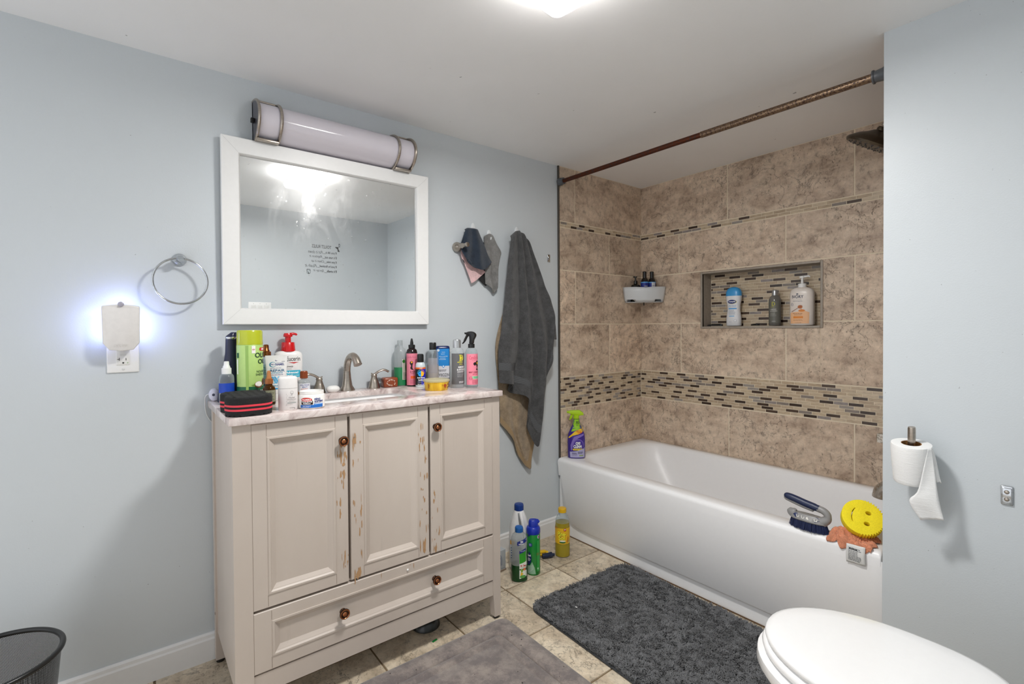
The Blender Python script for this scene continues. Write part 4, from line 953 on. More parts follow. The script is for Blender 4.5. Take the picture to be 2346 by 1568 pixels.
brz = mat_brushed('bronze_plastic', '#9a6035', .3); turned(t, 'collar', [(.0165, .151), (.0165, .168), (.0145, .169)], brz); turned(t, 'nozzle', [(.0115, .169), (.0112, .174), (.0095, .176), (.0088, .192), (.006, .195)], brz)
t = bt('toothpaste_tube', 'white toothpaste tube standing on its cap before the red pump bottle', 'tube', .092, -2.2565, CZ, 4, G1)
body(t, [(0, .015, .015), (.012, .0165, .0165), (.016, .0165, .0165)], M['white'], name='cap')
tp_ = [(.016, .0165, .0165), (.022, .024, .0185), (.05, .030, .016), (.09, .0335, .011), (.13, .036, .005), (.146, .0365, .0016), (.156, .0365, .0012)]
body(t, tp_, plain('#ecebea', .25)); sec = interp(tp_)
D = Decal(); B_ = '#1d2a7a'; T_ = '#1f87a5'
D.text('Rx', -.004, .1345, .003, .139, B_, .03); D.line([(.017, .133), (.028, .133)], .0012, '#333355')
D.ell(-.012, .123, .0115, .0095, T_); D.ell(-.0105, .123, .0095, .0075, '#ecebea'); D.text('PRO', -.019, .120, -.0055, .126, B_, .03); D.text('NAMEL', -.004, .1195, .026, .1265, B_, .03); D.lines(-.001, .1275, .024, .1295, 1, B_, 2)
D.lines(-.021, .1085, .026, .111, 1, '#555b90', 3); D.text('REPAIR', -.021, .0965, .027, .1055, '#1b5f86', .02); D.text('WHITENING', -.020, .0905, .020, .0945, '#3b8fb5', .02); D.lines(-.019, .084, .026, .0875, 1, '#474d8d', 5)
for s_ in (-1, 1): D.poly([(-.004+s_*.004-.010, .080), (-.004+s_*.004-.004, .080), (.006+s_*.004, .055), (.000+s_*.004, .055)], '#4aa6d8')
D.poly([(.010, .080), (.004, .080), (-.006, .055), (-.012, .055)], '#7cc4e6'); D.lines(-.018, .044, .020, .050, 2, '#2f93bb', 6); D.rect(-.018, .034, .022, .039, '#2a9ad0')
D.build('label', front(sec), t)
t = bt('lotion_bottle', 'white pump lotion bottle with a red pump on the vanity', 'bottle', .038, -2.203, CZ, 10, G1)
pb = [(0, .046, .024), (.003, .0485, .0265), (.15, .0495, .027), (.160, .047, .025), (.166, .038, .021), (.169, .028, .018)]
body(t, pb, plain('#eceae8', .25), 2.9); sec = interp(pb)
red = plain('#c8141a', .25); turned(t, 'collar', [(.0255, .167), (.0255, .170), (.0225, .200), (.0215, .2015)], red, seg=36)
b = MB(); b.lathe([(.0105, .2015), (.0105, .222)], 24); b.T = Matrix.Translation((0, 0, 0)); b.sect([(.222, .015, .0125), (.224, .016, .013), (.231, .0155, .0125), (.236, .0125, .010)], 2.2, 28); b.tube([(.008, 0, .2315), (.020, 0, .2335), (.0285, 0, .2315), (.031, 0, .228)], [.006, .005, .0042, .004], 12); b.build('pump', red, t)
D = Decal(); D.text('Eucerin', -.011, .131, .038, .148, '#2a2724', .012); D.poly([(-.005, .1265), (.034, .1265), (.015, .1215)], '#c3161c'); D.text('ADVANCED', -.012, .108, .012, .113, '#4a4744', .02); D.lines(-.012, .1005, .012, .1035, 1, '#9a9896', 3)
D.rect(-.036, .070, .0385, .096, '#35b3d0', .001); D.text('Advanced', -.013, .084, .030, .0925, '#ffffff', .03); D.text('Repair', -.013, .0715, .012, .082, '#ffffff', .03); D.text('Lotion', .015, .0745, .033, .080, '#e8f8fb'); D.lines(-.03, .02, .03, .06, 6, '#8a8886', 8)
D.build('label', front(sec, 2.9), t)
t = bt('dropper_bottle', 'amber glass dropper bottle with a copper top beside the deodorant', 'bottle', .240, -2.312, CZ, 12, G1)
turned(t, 'body', [(.018, 0), (.0195, .003), (.0195, .050), (.017, .058), (.0105, .064), (.0095, .074)], AMB, seg=36); turned(t, 'oil', [(.0196, .003), (.0196, .046)], liquid('dark_oil', '#3a2408', .6))
D = Decal(); D.rect(-.016, .010, .018, .049, '#8b8d74'); D.text('Sky', -.004, .034, .013, .044, '#26261f', 0, .3); D.lines(-.008, .014, .014, .030, 4, '#3c3c30', 3); D.build('label', wrap(.0198), t)
cop = plain('#a8683a', .3, .4); turned(t, 'collar', [(.0125, .069), (.0125, .085), (.011, .086)], cop); turned(t, 'bulb', [(.0085, .086), (.0085, .090), (.0065, .096), (.0062, .106), (.0045, .1115), (.002, .113)], plain('#b8763f', .45))
t = bt('deodorant_stick', 'white oval deodorant stick in front of the toothpaste tube', 'deodorant', .394, -2.290, CZ, 8, G1)
dp = [(0, .026, .0145), (.002, .0275, .016), (.0665, .0282, .0165)]; body(t, dp, plain('#e6e3e1', .35), 2.4)
body(t, [(.0672, .0282, .0165), (.096, .0275, .016), (.101, .026, .0145), (.1035, .021, .011)], plain('#e2dfdd', .35), 2.4, name='cap'); sec = interp(dp)
D = Decal(); GY = '#8d8a88'; D.ell(.009, .054, .0045, .0055, GY); D.ell(.009, .0545, .0035, .0043, '#e6e3e1'); D.line([(.009, .046), (.009, .056)], .0008, GY); D.line([(.006, .051), (.009, .049), (.012, .051)], .0007, GY); D.lines(.005, .0445, .013, .046, 1, GY)
D.text('Herbal', .000, .0365, .017, .0415, '#96928f'); D.text('Deodorant', -.004, .0315, .021, .0355, '#96928f'); D.lines(0, .026, .020, .0295, 2, '#b5b1ae', 4); D.rect(-.004, .0215, .021, .0235, '#8a9490')
for k in range(7): D.line([(-.0075+.0015*(k % 2), .016+.0055*k), (-.0060+.001*(k % 3), .018+.0055*k)], .0007, GY)
D.lines(-.008, .0165, .018, .0185, 1, '#a5a19e', 8); D.line([(.002, .007), (.017, .007), (.017, .002)], .0008, '#6c6866'); D.build('label', front(sec, 2.4), t)
t = bt('small_bottle', 'small clear bottle with a ridged copper cap behind the open jar', 'bottle', .112, -2.167, CZ, 6, G1)
turned(t, 'body', [(.019, 0), (.021, .002), (.021, .052), (.017, .060), (.010, .065), (.010, .068)], CLR2, seg=34); turned(t, 'liquid', [(.0212, .003), (.0212, .02)], liquid('honey_liquid', '#b0742a', .6))
D = Decal(); D.rect(-.024, .018, .026, .050, '#dedfe6'); D.text('HOLLYWOOD', -.015, .041, .018, .047, '#2b3a80', .02); D.text('BEAUTY', -.008, .034, .010, .039, '#2b3a80', .02); D.lines(-.012, .021, .014, .032, 3, '#c46a3a', 5); D.build('label', wrap(.0213), t)
b = MB(); b.rings([[((.0125+.0009*(k % 2))*math.cos(2*PI*k/44), (.0125+.0009*(k % 2))*math.sin(2*PI*k/44), z) for k in range(44)] for z in (.068, .092)]); b.lathe([(.0125, .092), (.0115, .0945), (.009, .095)], 44); b.build('cap', plain('#8e4420', .35, .2), t, ang=20)
t = bt('cream_jar', 'open white cocoa butter jar with a blue label on the counter edge', 'jar', .400, -2.221, CZ, 4, G1)
jp = [(0, .035, .035), (.003, .0385, .0385), (.006, .039, .039), (.041, .039, .039), (.043, .0375, .0375), (.044, .036, .036), (.054, .036, .036), (.0545, .0345, .0345), (.045, .0335, .0335)]
body(t, jp, plain('#eeece8', .3), cap1=False); turned(t, 'thread', [(.036, .047), (.0368, .048), (.036, .049)], plain('#eeece8', .3)); turned(t, 'cream', [(.0335, .036), (.0335, .0452), (.02, .047)], plain('#efe9d6', .6))
D = Decal(); D.rect(-.040, .0045, .034, .0135, '#1668bd'); D.rect(.004, .0135, .034, .0175, '#2f7fd0'); D.line([(.006, .0158), (.033, .0158)], .001, '#ffffff'); D.rect(-.036, .0145, .001, .027, '#2b1a14', .003)
D.ell(-.019, .0300, .0175, .0065, '#d5301c'); D.text("PALMER'S", -.033, .0275, -.005, .0325, '#ffffff', .03, .1); D.text('COCOA BUTTER', -.0345, .0215, -.001, .0258, '#ffffff', .03); D.text('FORMULA', -.029, .0158, -.006, .0202, '#ffffff', .03)
D.text('HEALS', .005, .0285, .024, .0345, '#23357f', .04); D.text('SOFTENS', .005, .021, .034, .027, '#23357f', .04); D.lines(.005, .0185, .031, .0205, 1, '#7d84a8'); D.text('with Vitamin E', -.030, .0085, -.006, .012, '#ffffff'); D.lines(-.032, .0055, -.003, .0075, 1, '#bcd6f2'); D.build('label', wrap(.0392), t)
b = MB(); b.rings([[sup(.0265*k, .019*k, 2.3, 2*PI*i/36)+(z,) for i in range(36)] for z, k in ((0, .62), (.004, .84), (.011, 1), (.016, 1), (.022, .84), (.026, .55), (.027, .2))])
o = b.build('bar_soap', plain('#ecebe8', .4)); o.location = (.066, -2.046, CZ); o.rotation_euler = (0, 0, aim(.066, -2.046, 20)); tag(o, 'white oval bar of soap beside the faucet spout', 'soap')
b = MB(); b.box((-.031, -.022, 0), (.031, .022, .042), 0, .007)
r2 = random.Random(3)
for k in range(46):
    a = r2.uniform(0, 2*PI); x, z = .019*math.cos(a)*r2.uniform(.8, 1.05), .021+.0125*math.sin(a)*r2.uniform(.8, 1.05); s_ = r2.uniform(.001, .003); b.add([(x+s_*math.cos(q*PI/4)*r2.uniform(.5, 1.2), -.0223, z+s_*math.sin(q*PI/4)*r2.uniform(.5, 1.2)) for q in range(8)], [tuple(range(8))], 1)
o = b.build('soap_block', [plain('#8a3f1f', .3, 0, .15), plain('#dccabb', .6)]); o.location = (.048, -1.800, CZ); o.rotation_euler = (0, 0, aim(.048, -1.8, 18)); tag(o, 'chunky amber brown soap block with pale lather marks', 'soap')
# -- right cluster
t = bt('bottle', 'clear uncapped bottle half full of green liquid behind the pink nozzle bottle', 'bottle', .034, -1.7435, CZ, 30, G1)
gp = [(0, .024, .024), (.004, .0275, .0275), (.145, .0275, .0275), (.160, .023, .023), (.172, .013, .013), (.176, .0115, .0115), (.199, .0115, .0115), (.1995, .0105, .0105), (.178, .0105, .0105)]
body(t, gp, CLR2, cap1=False); body(t, [(.004, .0277, .0277), (.082, .0277, .0277)], liquid('green_wash', '#2f8a58', .8), name='liquid')
D = Decal(); D.rect(-.005, .028, .034, .118, '#a9a498'); D.rect(-.005, .028, -.0035, .118, '#e4e2dc'); D.ell(.002, .108, .007, .0075, '#1f6b1d'); D.ell(.022, .082, .012, .022, '#2b7a1f'); D.lines(-.001, .03, .03, .06, 5, '#5a5a4c', 2); D.build('label', wrap(.0280), t)
t = bt('nozzle_bottle', 'dark bottle with a pink label and pointed black nozzle', 'bottle', .078, -1.709, CZ, 20, G1)
dk = plain('#1d1012', .15); turned(t, 'body', [(.022, 0), (.0238, .003), (.0238, .146), (.021, .158), (.013, .165), (.011, .168)], dk, seg=36)
b = MB(); b.lathe([(.0145, .166), (.0145, .179), (.013, .180), (.0075, .181), (.0068, .190), (.0045, .203), (.003, .2075), (.0015, .208)], 26); b.build('nozzle', M['black'], t)
PKC = '#dd7f92'; D = Decal(); D.rect(-.038, .006, .040, .143, PKC)
D.text('Camille Rose', -.036, .122, .012, .133, '#b9506c'); D.lines(-.016, .115, .010, .117, 1, '#b9506c')
D.poly([(-.016, .080), (-.012, .090), (-.018, .100), (-.016, .108), (-.008, .111), (-.003, .106), (-.004, .098), (-.006, .090), (-.006, .080), (-.001, .071), (-.012, .074)], '#1a1212'); D.ell(-.009, .105, .0035, .004, '#f0a91c')
D.text('& HONEY', -.016, .060, .016, .068, '#6d1f33', .02); D.text('HAIR OIL', -.014, .054, .014, .058, '#6d1f33'); D.rect(-.014, .034, .010, .046, '#e2571f'); D.lines(-.016, .010, .016, .031, 5, '#b9506c', 4); D.build('label', wrap(.0240), t)
t = bt('lotion_bottle', 'short black capped bottle with a blue and black label', 'bottle', .134, -1.697, CZ, 6, G1)
turned(t, 'body', [(.019, 0), (.0212, .002), (.0212, .088), (.019, .100), (.014, .106)], plain('#c8d2d6', .3), seg=36); turned(t, 'cap', [(.0135, .105), (.0142, .107), (.0142, .134), (.0125, .1405), (.008, .142)], M['black'])
D = Decal(); D.rect(-.034, .010, .034, .084, '#0b0b12'); D.rect(.001, .010, .034, .079, '#1020b5'); D.rect(-.034, .078, .034, .085, '#e0651c'); D.text('LUCKY', -.006, .0795, .007, .0835, '#ffe9d8', .03)
for k in range(12):
    a = math.radians(-5+17*k); D.line([(.013*math.cos(a), .060+.013*math.sin(a)), (.0165*math.cos(a), .060+.0165*math.sin(a))], .002, '#4fc3f0' if a > PI/2 else '#f28a2a')
D.ell(0, .058, .012, .012, '#19a2e8', 90, 270); D.ell(0, .058, .012, .012, '#f4b41f', -90, 90); D.rect(-.007, .056, -.003, .062, '#1020b5'); D.text('Anti-Bump', -.017, .037, .017, .044, '#ffffff', .04); D.text('Lotion', -.011, .029, .011, .0355, '#ffffff', .04); D.lines(-.014, .019, .014, .0265, 2, '#8a8fb0', 3); D.text('118 mL 4 fl', -.015, .0115, .012, .0155, '#ffffff', .03); D.build('label', wrap(.0215), t)
t = bt('vial', 'slim yellow green vial with a black cap between two bottles', 'vial', .026, -1.6285, CZ, 0, G1)
turned(t, 'body', [(.0105, 0), (.011, .002), (.011, .062), (.008, .068)], plain('#8d8f1c', .3)); turned(t, 'cap', [(.008, .066), (.008, .088), (.007, .090)], M['black'])
t = bt('bottle', 'clear bottle with cloudy contents and a black flip cap', 'bottle', .064, -1.598, CZ, 0, G1)
turned(t, 'body', [(.0235, 0), (.0258, .003), (.0258, .130), (.0235, .145), (.016, .153), (.012, .156)], CLR, seg=38); turned(t, 'liquid', [(.026, .003), (.026, .086)], liquid('cloudy_gel', '#cfc9c4', .6))
D = Decal(); D.rect(-.024, .050, .022, .118, clear('faded_label', '#e8e6ea', .55)); D.build('label', wrap(.0263), t)
turned(t, 'cap', [(.0155, .155), (.0155, .184), (.014, .187)], M['black'])
t = bt('upright_bottle', 'navy bottle standing upside down with a bright blue label', 'bottle', .046, -1.5375, CZ, 8, G1)
np_ = [(0, .029, .016), (.003, .032, .0185), (.160, .033, .019), (.167, .031, .017), (.170, .026, .013)]; body(t, np_, plain('#14235a', .25), 4.0); sec = interp(np_)
D = Decal(); D.rect(-.029, .078, .029, .157, '#1d86d2'); D.rect(-.029, .022, .029, .078, '#d9d9df'); D.poly([(-.008, .0785), (.010, .0785), (.001, .068)], '#1d86d2'); D.ell(.001, .0765, .0035, .0035, '#e9f3fb'); D.ell(-.022, .150, .006, .006, '#dfe7ee')
for k, (w_, hh) in enumerate(((.008, .139), (.012, .131), (.020, .120), (.016, .1125), (.020, .106))): D.lines(.002-w_, hh, .002+w_, hh+.004, 1, '#d8ecfa', k)
D.lines(-.024, .052, .026, .062, 2, '#55555d', 3); D.text('NIZORAL', -.026, .030, .027, .044, '#26262c', .0, 0, True); D.build('label', front(sec, 4.0), t)
t = bt('butter_tub', 'round yellow body butter tub with a clear lid', 'tub', .266, -1.694, CZ, 14, G1)
yel = NT('yellow_butter'); yel.base(yel.mix(yel.ramp(yel.noise(40, 3, .6, yel.mapping(yel.obj(), (1, 1, .25))), [(.4, 0.0), (.6, 1.0)]), C('#d3a413'), C('#ecc62e'))); yel.rough(.35)
turned(t, 'cup', [(.044, 0), (.046, .002), (.0505, .034)], yel.m, seg=48); turned(t, 'lid', [(.0505, .034), (.0535, .035), (.0545, .038), (.0535, .043), (.051, .0445), (.049, .0445), (.048, .042), (.02, .0418)], clear('milky_lid', '#e9e4c8', .5, .25), seg=48); turned(t, 'butter_top', [(.0495, .034), (.0495, .040), (.03, .0405)], plain('#d9cfa0', .6, 0, .2), seg=40)
D = Decal(); BR = '#8c2f0c'; D.poly([(.016, .024), (.022, .027), (.029, .026), (.034, .021), (.031, .017), (.028, .010), (.025, .008), (.023, .014), (.019, .016)], '#a8450f'); D.rect(.010, .018, .012, .026, BR); D.lines(.038, .020, .052, .028, 2, BR, 3, .7); D.lines(.036, .009, .054, .015, 1, BR, 4, .8); D.lines(-.046, .010, -.038, .027, 4, BR, 5, .6); D.poly([(-.006, .0335), (.004, .0335), (.012, .028), (.004, .029)], '#f0cc1e')
D.build('label', wrap(lambda z: .0462+.0045*(z-.002)/.032+.0004), t)
t = bt('conditioner_bottle', 'tall clear bottle with a grey almond avocado label and silver cap', 'bottle', .254, -1.588, CZ, 22, G1)
sp_ = [(0, .028, .028), (.003, .0308, .0308), (.148, .0308, .0308), (.160, .027, .027), (.168, .018, .018)]; body(t, sp_, clear('clear_conditioner', '#dfe4e6', .5)); 
D = Decal(); D.rect(-.036, .016, .040, .145, '#5d5d5f'); YL = '#d4cf2a'
D.line([(.002, .138), (.002, .114)], .0045, YL); D.ell(.004, .126, .014, .0135, YL, -90, 90); D.ell(.004, .126, .0105, .0105, '#5d5d5f', -90, 90); D.line([(-.004, .1385), (.004, .1385)], .0015, YL); D.line([(-.004, .1135), (.004, .1135)], .0015, YL); D.text('e', .002, .119, .013, .132, YL, .02)
D.lines(-.010, .106, .020, .111, 1, YL, 3, .6); D.lines(-.002, .097, .014, .104, 2, YL, 4); D.text('ALMOND', -.008, .084, .022, .0925, '#ececec', .03); D.text('& AVOCADO', -.012, .0735, .027, .082, '#ececec', .03); D.line([(-.011, .0705), (.026, .0705)], .0008, '#ececec'); D.lines(-.011, .066, .022, .0685, 1, '#ececec', 5, .8); D.lines(-.011, .045, .022, .063, 5, '#9a9a9c', 6); D.lines(-.004, .020, .024, .0295, 2, '#cfcfd1', 7, .6); D.build('label', wrap(.0311), t)
turned(t, 'cap', [(.0165, .167), (.0165, .197), (.0145, .202), (.006, .2045)], plain('#b9bbbd', .25, .7))
t = bt('trigger_bottle', 'clear bottle with a pink label and black trigger sprayer', 'bottle', .284, -1.5345, CZ, 28, G1)
turned(t, 'body', [(.024, 0), (.0262, .003), (.0262, .146), (.023, .158), (.015, .166), (.0125, .168)], clear('clear_pet', '#dfe6e8', .32), seg=38)
D = Decal(); D.rect(-.036, .012, .038, .142, '#e58396'); D.text('Camille Rose', -.022, .119, .030, .134, '#c4284c', .0, .15); D.lines(-.012, .114, .020, .1165, 1, '#b9506c')
D.ell(.002, .100, .007, .007, '#151010'); D.ell(.015, .104, .009, .009, '#151010'); D.poly([(.008, .100), (.020, .102), (.022, .092), (.016, .086), (.016, .080), (.022, .071), (.008, .074), (.012, .084)], '#151010'); D.ell(.015, .103, .004, .0045, '#f2ae1e')
D.text('MINT CONDITION', -.024, .0615, .032, .068, '#7a1730', .02); D.text('Braid & Scalp Spray', -.008, .054, .026, .0585, '#a8203c', .01); D.rect(-.012, .037, .036, .048, '#8fd0a2'); D.lines(-.004, .039, .030, .046, 2, '#2c7a55', 3); D.ell(-.016, .040, .0075, .0075, '#b44c66'); D.ell(-.016, .040, .0062, .0062, '#e58396'); D.text('12', -.020, .037, -.012, .043, '#7a1730'); D.lines(-.010, .016, .026, .033, 5, '#c9687c', 5); D.build('label', wrap(.0265), t)
b = MB(); b.lathe([(.014, .166), (.014, .183), (.0125, .184), (.0085, .185), (.0085, .200)], 24); RT = Matrix.Rotation(math.radians(-62), 4, 'Z')
b.T = RT @ Matrix(((1, 0, 0, 0), (0, 0, 1, 0), (0, 1, 0, 0), (0, 0, 0, 1))); b.prism([(.009, .186), (.012, .200), (.021, .2145), (.0225, .221), (.0205, .2275), (.012, .234), (.001, .237), (-.012, .236), (-.022, .2325), (-.031, .2330), (-.0305, .2255), (-.024, .2235), (-.014, .2225), (-.007, .215), (-.0055, .200), (-.007, .186)], -.0085, .0085, 0, bev=.0028); b.build('sprayer', M['black'], t)
b = MB(); b.T = RT; b.tube(spline([(-.014, 0, .227), (-.022, 0, .217), (-.030, 0, .204), (-.037, 0, .192), (-.046, 0, .184)], 16), [.0075]*4+[.0065]*6+[.005, .0045, .004, .0035, .003, .002], 10, flat=.8); b.build('trigger', M['black'], t)

# ------------------------------------------------------------------ cleaning bottles on the floor
G2 = 'cleaning products on the floor'
t = bt('bleach_bottle', 'white handled bleach jug with a navy cap behind the green bottle', 'bottle', .172, -1.190, 0, 0, G2)
bp = [(0, .045, .034), (.004, .049, .038), (.15, .050, .039), (.20, .046, .037), (.24, .036, .031), (.27, .025, .024), (.280, .021, .021)]; body(t, bp, plain('#ececec', .35), 2.5)
b = MB(); b.tube(spline([(.008, -.0215, .272), (.012, -.034, .25), (.019, -.0405, .22), (.026, -.042, .19), (.030, -.040, .16)], 22), [.007]+[.0085]*20+[.007], 14); b.build('handle', plain('#ececec', .35), t)
b = MB(); b.tube(spline([(-.003, -.0225, .270), (.000, -.033, .245), (.005, -.0385, .215), (.010, -.0395, .185)], 16), .0025, 8); b.build('handle_gap_shade', plain('#7e8082', .6), t)  # solid grey strip painted for the shade inside the handle gap
b = MB(); b.rings([[((.0225+.0006*(k % 2))*math.cos(2*PI*k/60), (.0225+.0006*(k % 2))*math.sin(2*PI*k/60), z) for k in range(60)] for z in (.279, .303)]); b.lathe([(.0225, .303), (.021, .308), (.012, .309)], 40); b.build('cap', plain('#123a86', .3), t)
D = Decal(); sec = interp(bp); D.rect(-.044, .03, .04, .145, '#c9cfd2'); D.rect(-.044, .12, -.02, .140, '#d9a13c'); D.lines(-.04, .05, .03, .11, 5, '#2f4f86', 3); D.build('label', front(sec, 2.5), t)
t = bt('cleaner_bottle', 'clear cleaner bottle with green liquid and a blue cap on the floor', 'bottle', .268, -1.268, 0, 8, G2)
mp = [(0, .034, .028), (.004, .0375, .031), (.06, .0375, .031), (.12, .033, .027), (.17, .036, .029), (.195, .037, .029), (.210, .031, .026), (.220, .019, .019), (.226, .0165, .0165)]
body(t, mp, CLR2, 2.3); body(t, [(.004, .0377, .0312), (.06, .0377, .0312), (.076, .0365, .0301)], liquid('green_cleaner', '#12451f', .85), 2.3, name='liquid'); sec = interp(mp)
D = Decal(); D.poly([(-.004, .017), (.032, .026), (.031, .155), (-.003, .140)], '#e4e8df'); D.poly([(-.003, .085), (.030, .093), (.030, .143), (-.003, .134)], '#2f9a25'); D.poly([(-.003, .130), (.030, .141), (.030, .155), (-.003, .143)], '#22307c'); D.lines(.002, .140, .026, .145, 1, '#c9cff0', 2)
D.poly([(-.010, .168), (.032, .184), (.034, .202), (-.012, .187), (-.014, .176)], '#1c2f84'); D.text('2X', .002, .181, .016, .191, '#ffffff', .05); D.lines(-.006, .174, .026, .178, 1, '#ffffff', 4, .8)
D.text('Mr. Clean', .002, .072, .027, .081, '#c2231c', .04); D.lines(.001, .066, .027, .069, 1, '#2f7a3c'); D.poly([(0, .028), (.016, .040), (.004, .048)], '#e8b81f'); D.ell(.008, .055, .005, .008, '#7fa832'); D.ell(.020, .060, .006, .006, '#d9784a'); D.ell(.012, .027, .014, .007, '#55a04a'); D.build('label', front(sec, 2.3), t)
b = MB(); b.rings([[((.0185+.0006*(k % 2))*math.cos(2*PI*k/56), (.0185+.0006*(k % 2))*math.sin(2*PI*k/56), z) for k in range(56)] for z in (.224, .243)]); b.lathe([(.0185, .243), (.017, .247), (.01, .2475)], 36); b.build('cap', plain('#1d63b0', .3), t)
t = bt('aerosol_can', 'green aerosol can with a royal blue cap standing on the floor tiles', 'spray can', .262, -1.176, 0, 6, G2)
body(t, [(0, .030, .030), (.003, .0325, .0325), (.196, .0325, .0325), (.2, .031, .031)], plain('#1c8a37', .25))
b = MB(); b.lathe([(.0328, .192), (.0335, .195), (.0335, .212), (.030, .222), (.024, .226)], 36); b.sect([(.222, .024, .022), (.236, .023, .021), (.248, .022, .019), (.2545, .018, .014)], 2.6, 30); b.tube([(.008, 0, .246), (.020, 0, .246), (.025, 0, .240)], [.011, .0105, .009], 12); b.build('cap', plain('#1430a8', .3), t)
D = Decal(); D.poly([(-.033, .205), (-.033, .180), (-.020, .188), (-.012, .196)], '#1a2a72')
D.poly([(-.034, .085), (-.026, .112), (-.018, .106), (-.012, .088), (-.014, .066), (-.024, .050), (-.034, .046)], '#13245c'); D.poly([(-.034, .008), (-.034, .044), (-.020, .048), (-.010, .066), (.002, .040), (.008, .008)], '#8fb89a')
for k in range(5): D.line([(-.034, .014+.007*k), (-.016, .022+.006*k), (-.004, .034+.004*k)], .0016, '#cfe2d2')
D.text('Lysol', -.032, .088, -.016, .100, '#ffffff', .04); D.lines(-.032, .068, -.016, .084, 3, '#ffffff', 4); D.ell(-.018, .146, .0095, .0095, '#16377a'); D.lines(-.024, .140, -.012, .152, 3, '#b9c8e8', 5); D.ell(.022, .182, .006, .008, '#c9d4e2'); D.ell(.024, .182, .004, .006, '#a8417a'); D.rect(.014, .02, .030, .165, '#2c9a46'); D.lines(.012, .095, .028, .108, 3, '#8a5a2a', 6); D.text('e', .015, .028, .022, .038, '#bfe3c6', .03); D.build('label', wrap(.0328), t)
t = bt('floor_cleaner_bottle', 'clear bottle of yellow cleaner with a yellow cap by the tub', 'bottle', .218, -.941, 0, 4, G2)
pp = [(0, .034, .034), (.004, .037, .037), (.058, .037, .037), (.064, .0355, .0355), (.070, .037, .037), (.152, .037, .037), (.160, .0355, .0355), (.185, .0345, .0345), (.205, .027, .027), (.216, .0185, .0185), (.222, .017, .017)]
body(t, pp, CLR); body(t, [(.004, .0372, .0372), (.058, .0372, .0372), (.064, .0357, .0357), (.070, .0372, .0372), (.152, .0372, .0372), (.160, .0357, .0357), (.172, .0354, .0354)], liquid('amber_cleaner', '#b3a030', .7), name='liquid')
D = Decal(); D.rect(-.060, .070, .060, .150, '#e2b21a'); D.poly([(-.060, .140), (-.020, .150), (-.060, .150)], '#c96f14'); D.text('Pine-', -.026, .110, .018, .132, '#3a2a08', .06); D.text('Pine-', -.027, .111, .017, .133, '#f4e93a', .03); D.text('Sol', -.022, .090, .010, .112, '#3a2a08', .06); D.text('Sol', -.023, .091, .009, .113, '#f4e93a', .03)
D.rect(.004, .136, .017, .149, '#b51f1c'); D.text('24', .006, .141, .015, .147, '#ffffff', .03); D.ell(-.002, .086, .016, .0035, '#f1efe2'); D.ell(-.002, .079, .017, .004, '#2d6a34'); D.poly([(.018, .075), (.026, .110), (.032, .100), (.030, .080)], '#c77a1c'); D.poly([(.028, .078), (.040, .092), (.036, .078)], '#63b59a'); D.build('label', wrap(.0375), t)
b = MB(); b.rings([[((.0205+.0006*(k % 2))*math.cos(2*PI*k/60), (.0205+.0006*(k % 2))*math.sin(2*PI*k/60), z) for k in range(60)] for z in (.222, .239)]); b.lathe([(.0205, .239), (.019, .243), (.01, .2435)], 36); b.build('cap', plain('#e0b012', .35), t)
t = thing('carton', 'white carton with a blue swirl drawing behind the vanity leg', 'box', (.108, -1.318, 0), math.radians(92))
b = MB(); b.box((-.055, -.05, .0), (.055, .05, .100), 0, .0015); b.build('box', plain('#b9bdc0', .5), t)
D = Decal()
for k in range(5): D.line([(-.0+.032*math.cos(q)-.006*k, .045+.045*math.sin(q)-.002*k) for q in [PI*.62*i/14-.35 for i in range(15)]], .0022, '#6a7290')
D.rect(-.055, .001, .055, .012, '#8b7a6a'); D.rect(-.055, .010, .055, .0115, '#d6d8da'); D.build('print', lambda u, v, e: (u, -.05-e, v), t, None)  # brown strip along the foot is the box's bottom shadow, painted on
t = thing('spray_trigger', 'yellow and navy spray trigger head lying on the floor', 'sprayer', (.185, -1.02, 0), math.radians(70))
b = MB(); b.tube([(-.060, .006, .017), (-.02, .003, .020), (.006, 0, .021)], [.013, .014, .012], 14, flat=.8); b.box((-.06, -.010, .026), (-.005, .012, .036), 0, .004); b.build('shroud', plain('#e0b414', .35), t)
b = MB(); b.tube([(-.03, -.012, .014), (-.005, -.014, .014), (.012, -.013, .014)], [.012, .013, .0125], 16); b.tube([(.012, -.013, .014), (.022, -.013, .014)], .0145, 8); b.tube([(.022, -.013, .014), (.036, -.013, .0125)], [.008, .007], 12); b.build('collar', plain('#16233f', .35), t)
# debris under and around the vanity
t = thing('drain_stopper', 'dark rubber plunger cup lying under the vanity', 'plunger', (.310, -1.775, 0))
b = MB(); b.lathe([(.052, 0), (.055, .004), (.050, .022), (.036, .040), (.016, .048), (.014, .06)], 32); b.build('cup', plain('#1d211f', .25), t)
b = MB(); b.T = Matrix.Rotation(math.radians(-90), 4, 'Y') @ Matrix.Translation((.045, 0, .015)); b.lathe([(.011, 0), (.011, .20)], 14); b.build('stick', plain('#22251f', .35), t)
o = MB().box((-.011, -.004, 0), (.011, .004, .0015)).build('green_scrap', plain('#0f7a33', .4)); o.location = (.415, -1.795, .0005); o.rotation_euler = (0, 0, 1.8); tag(o, 'small green plastic scrap on the floor under the vanity', 'scrap')

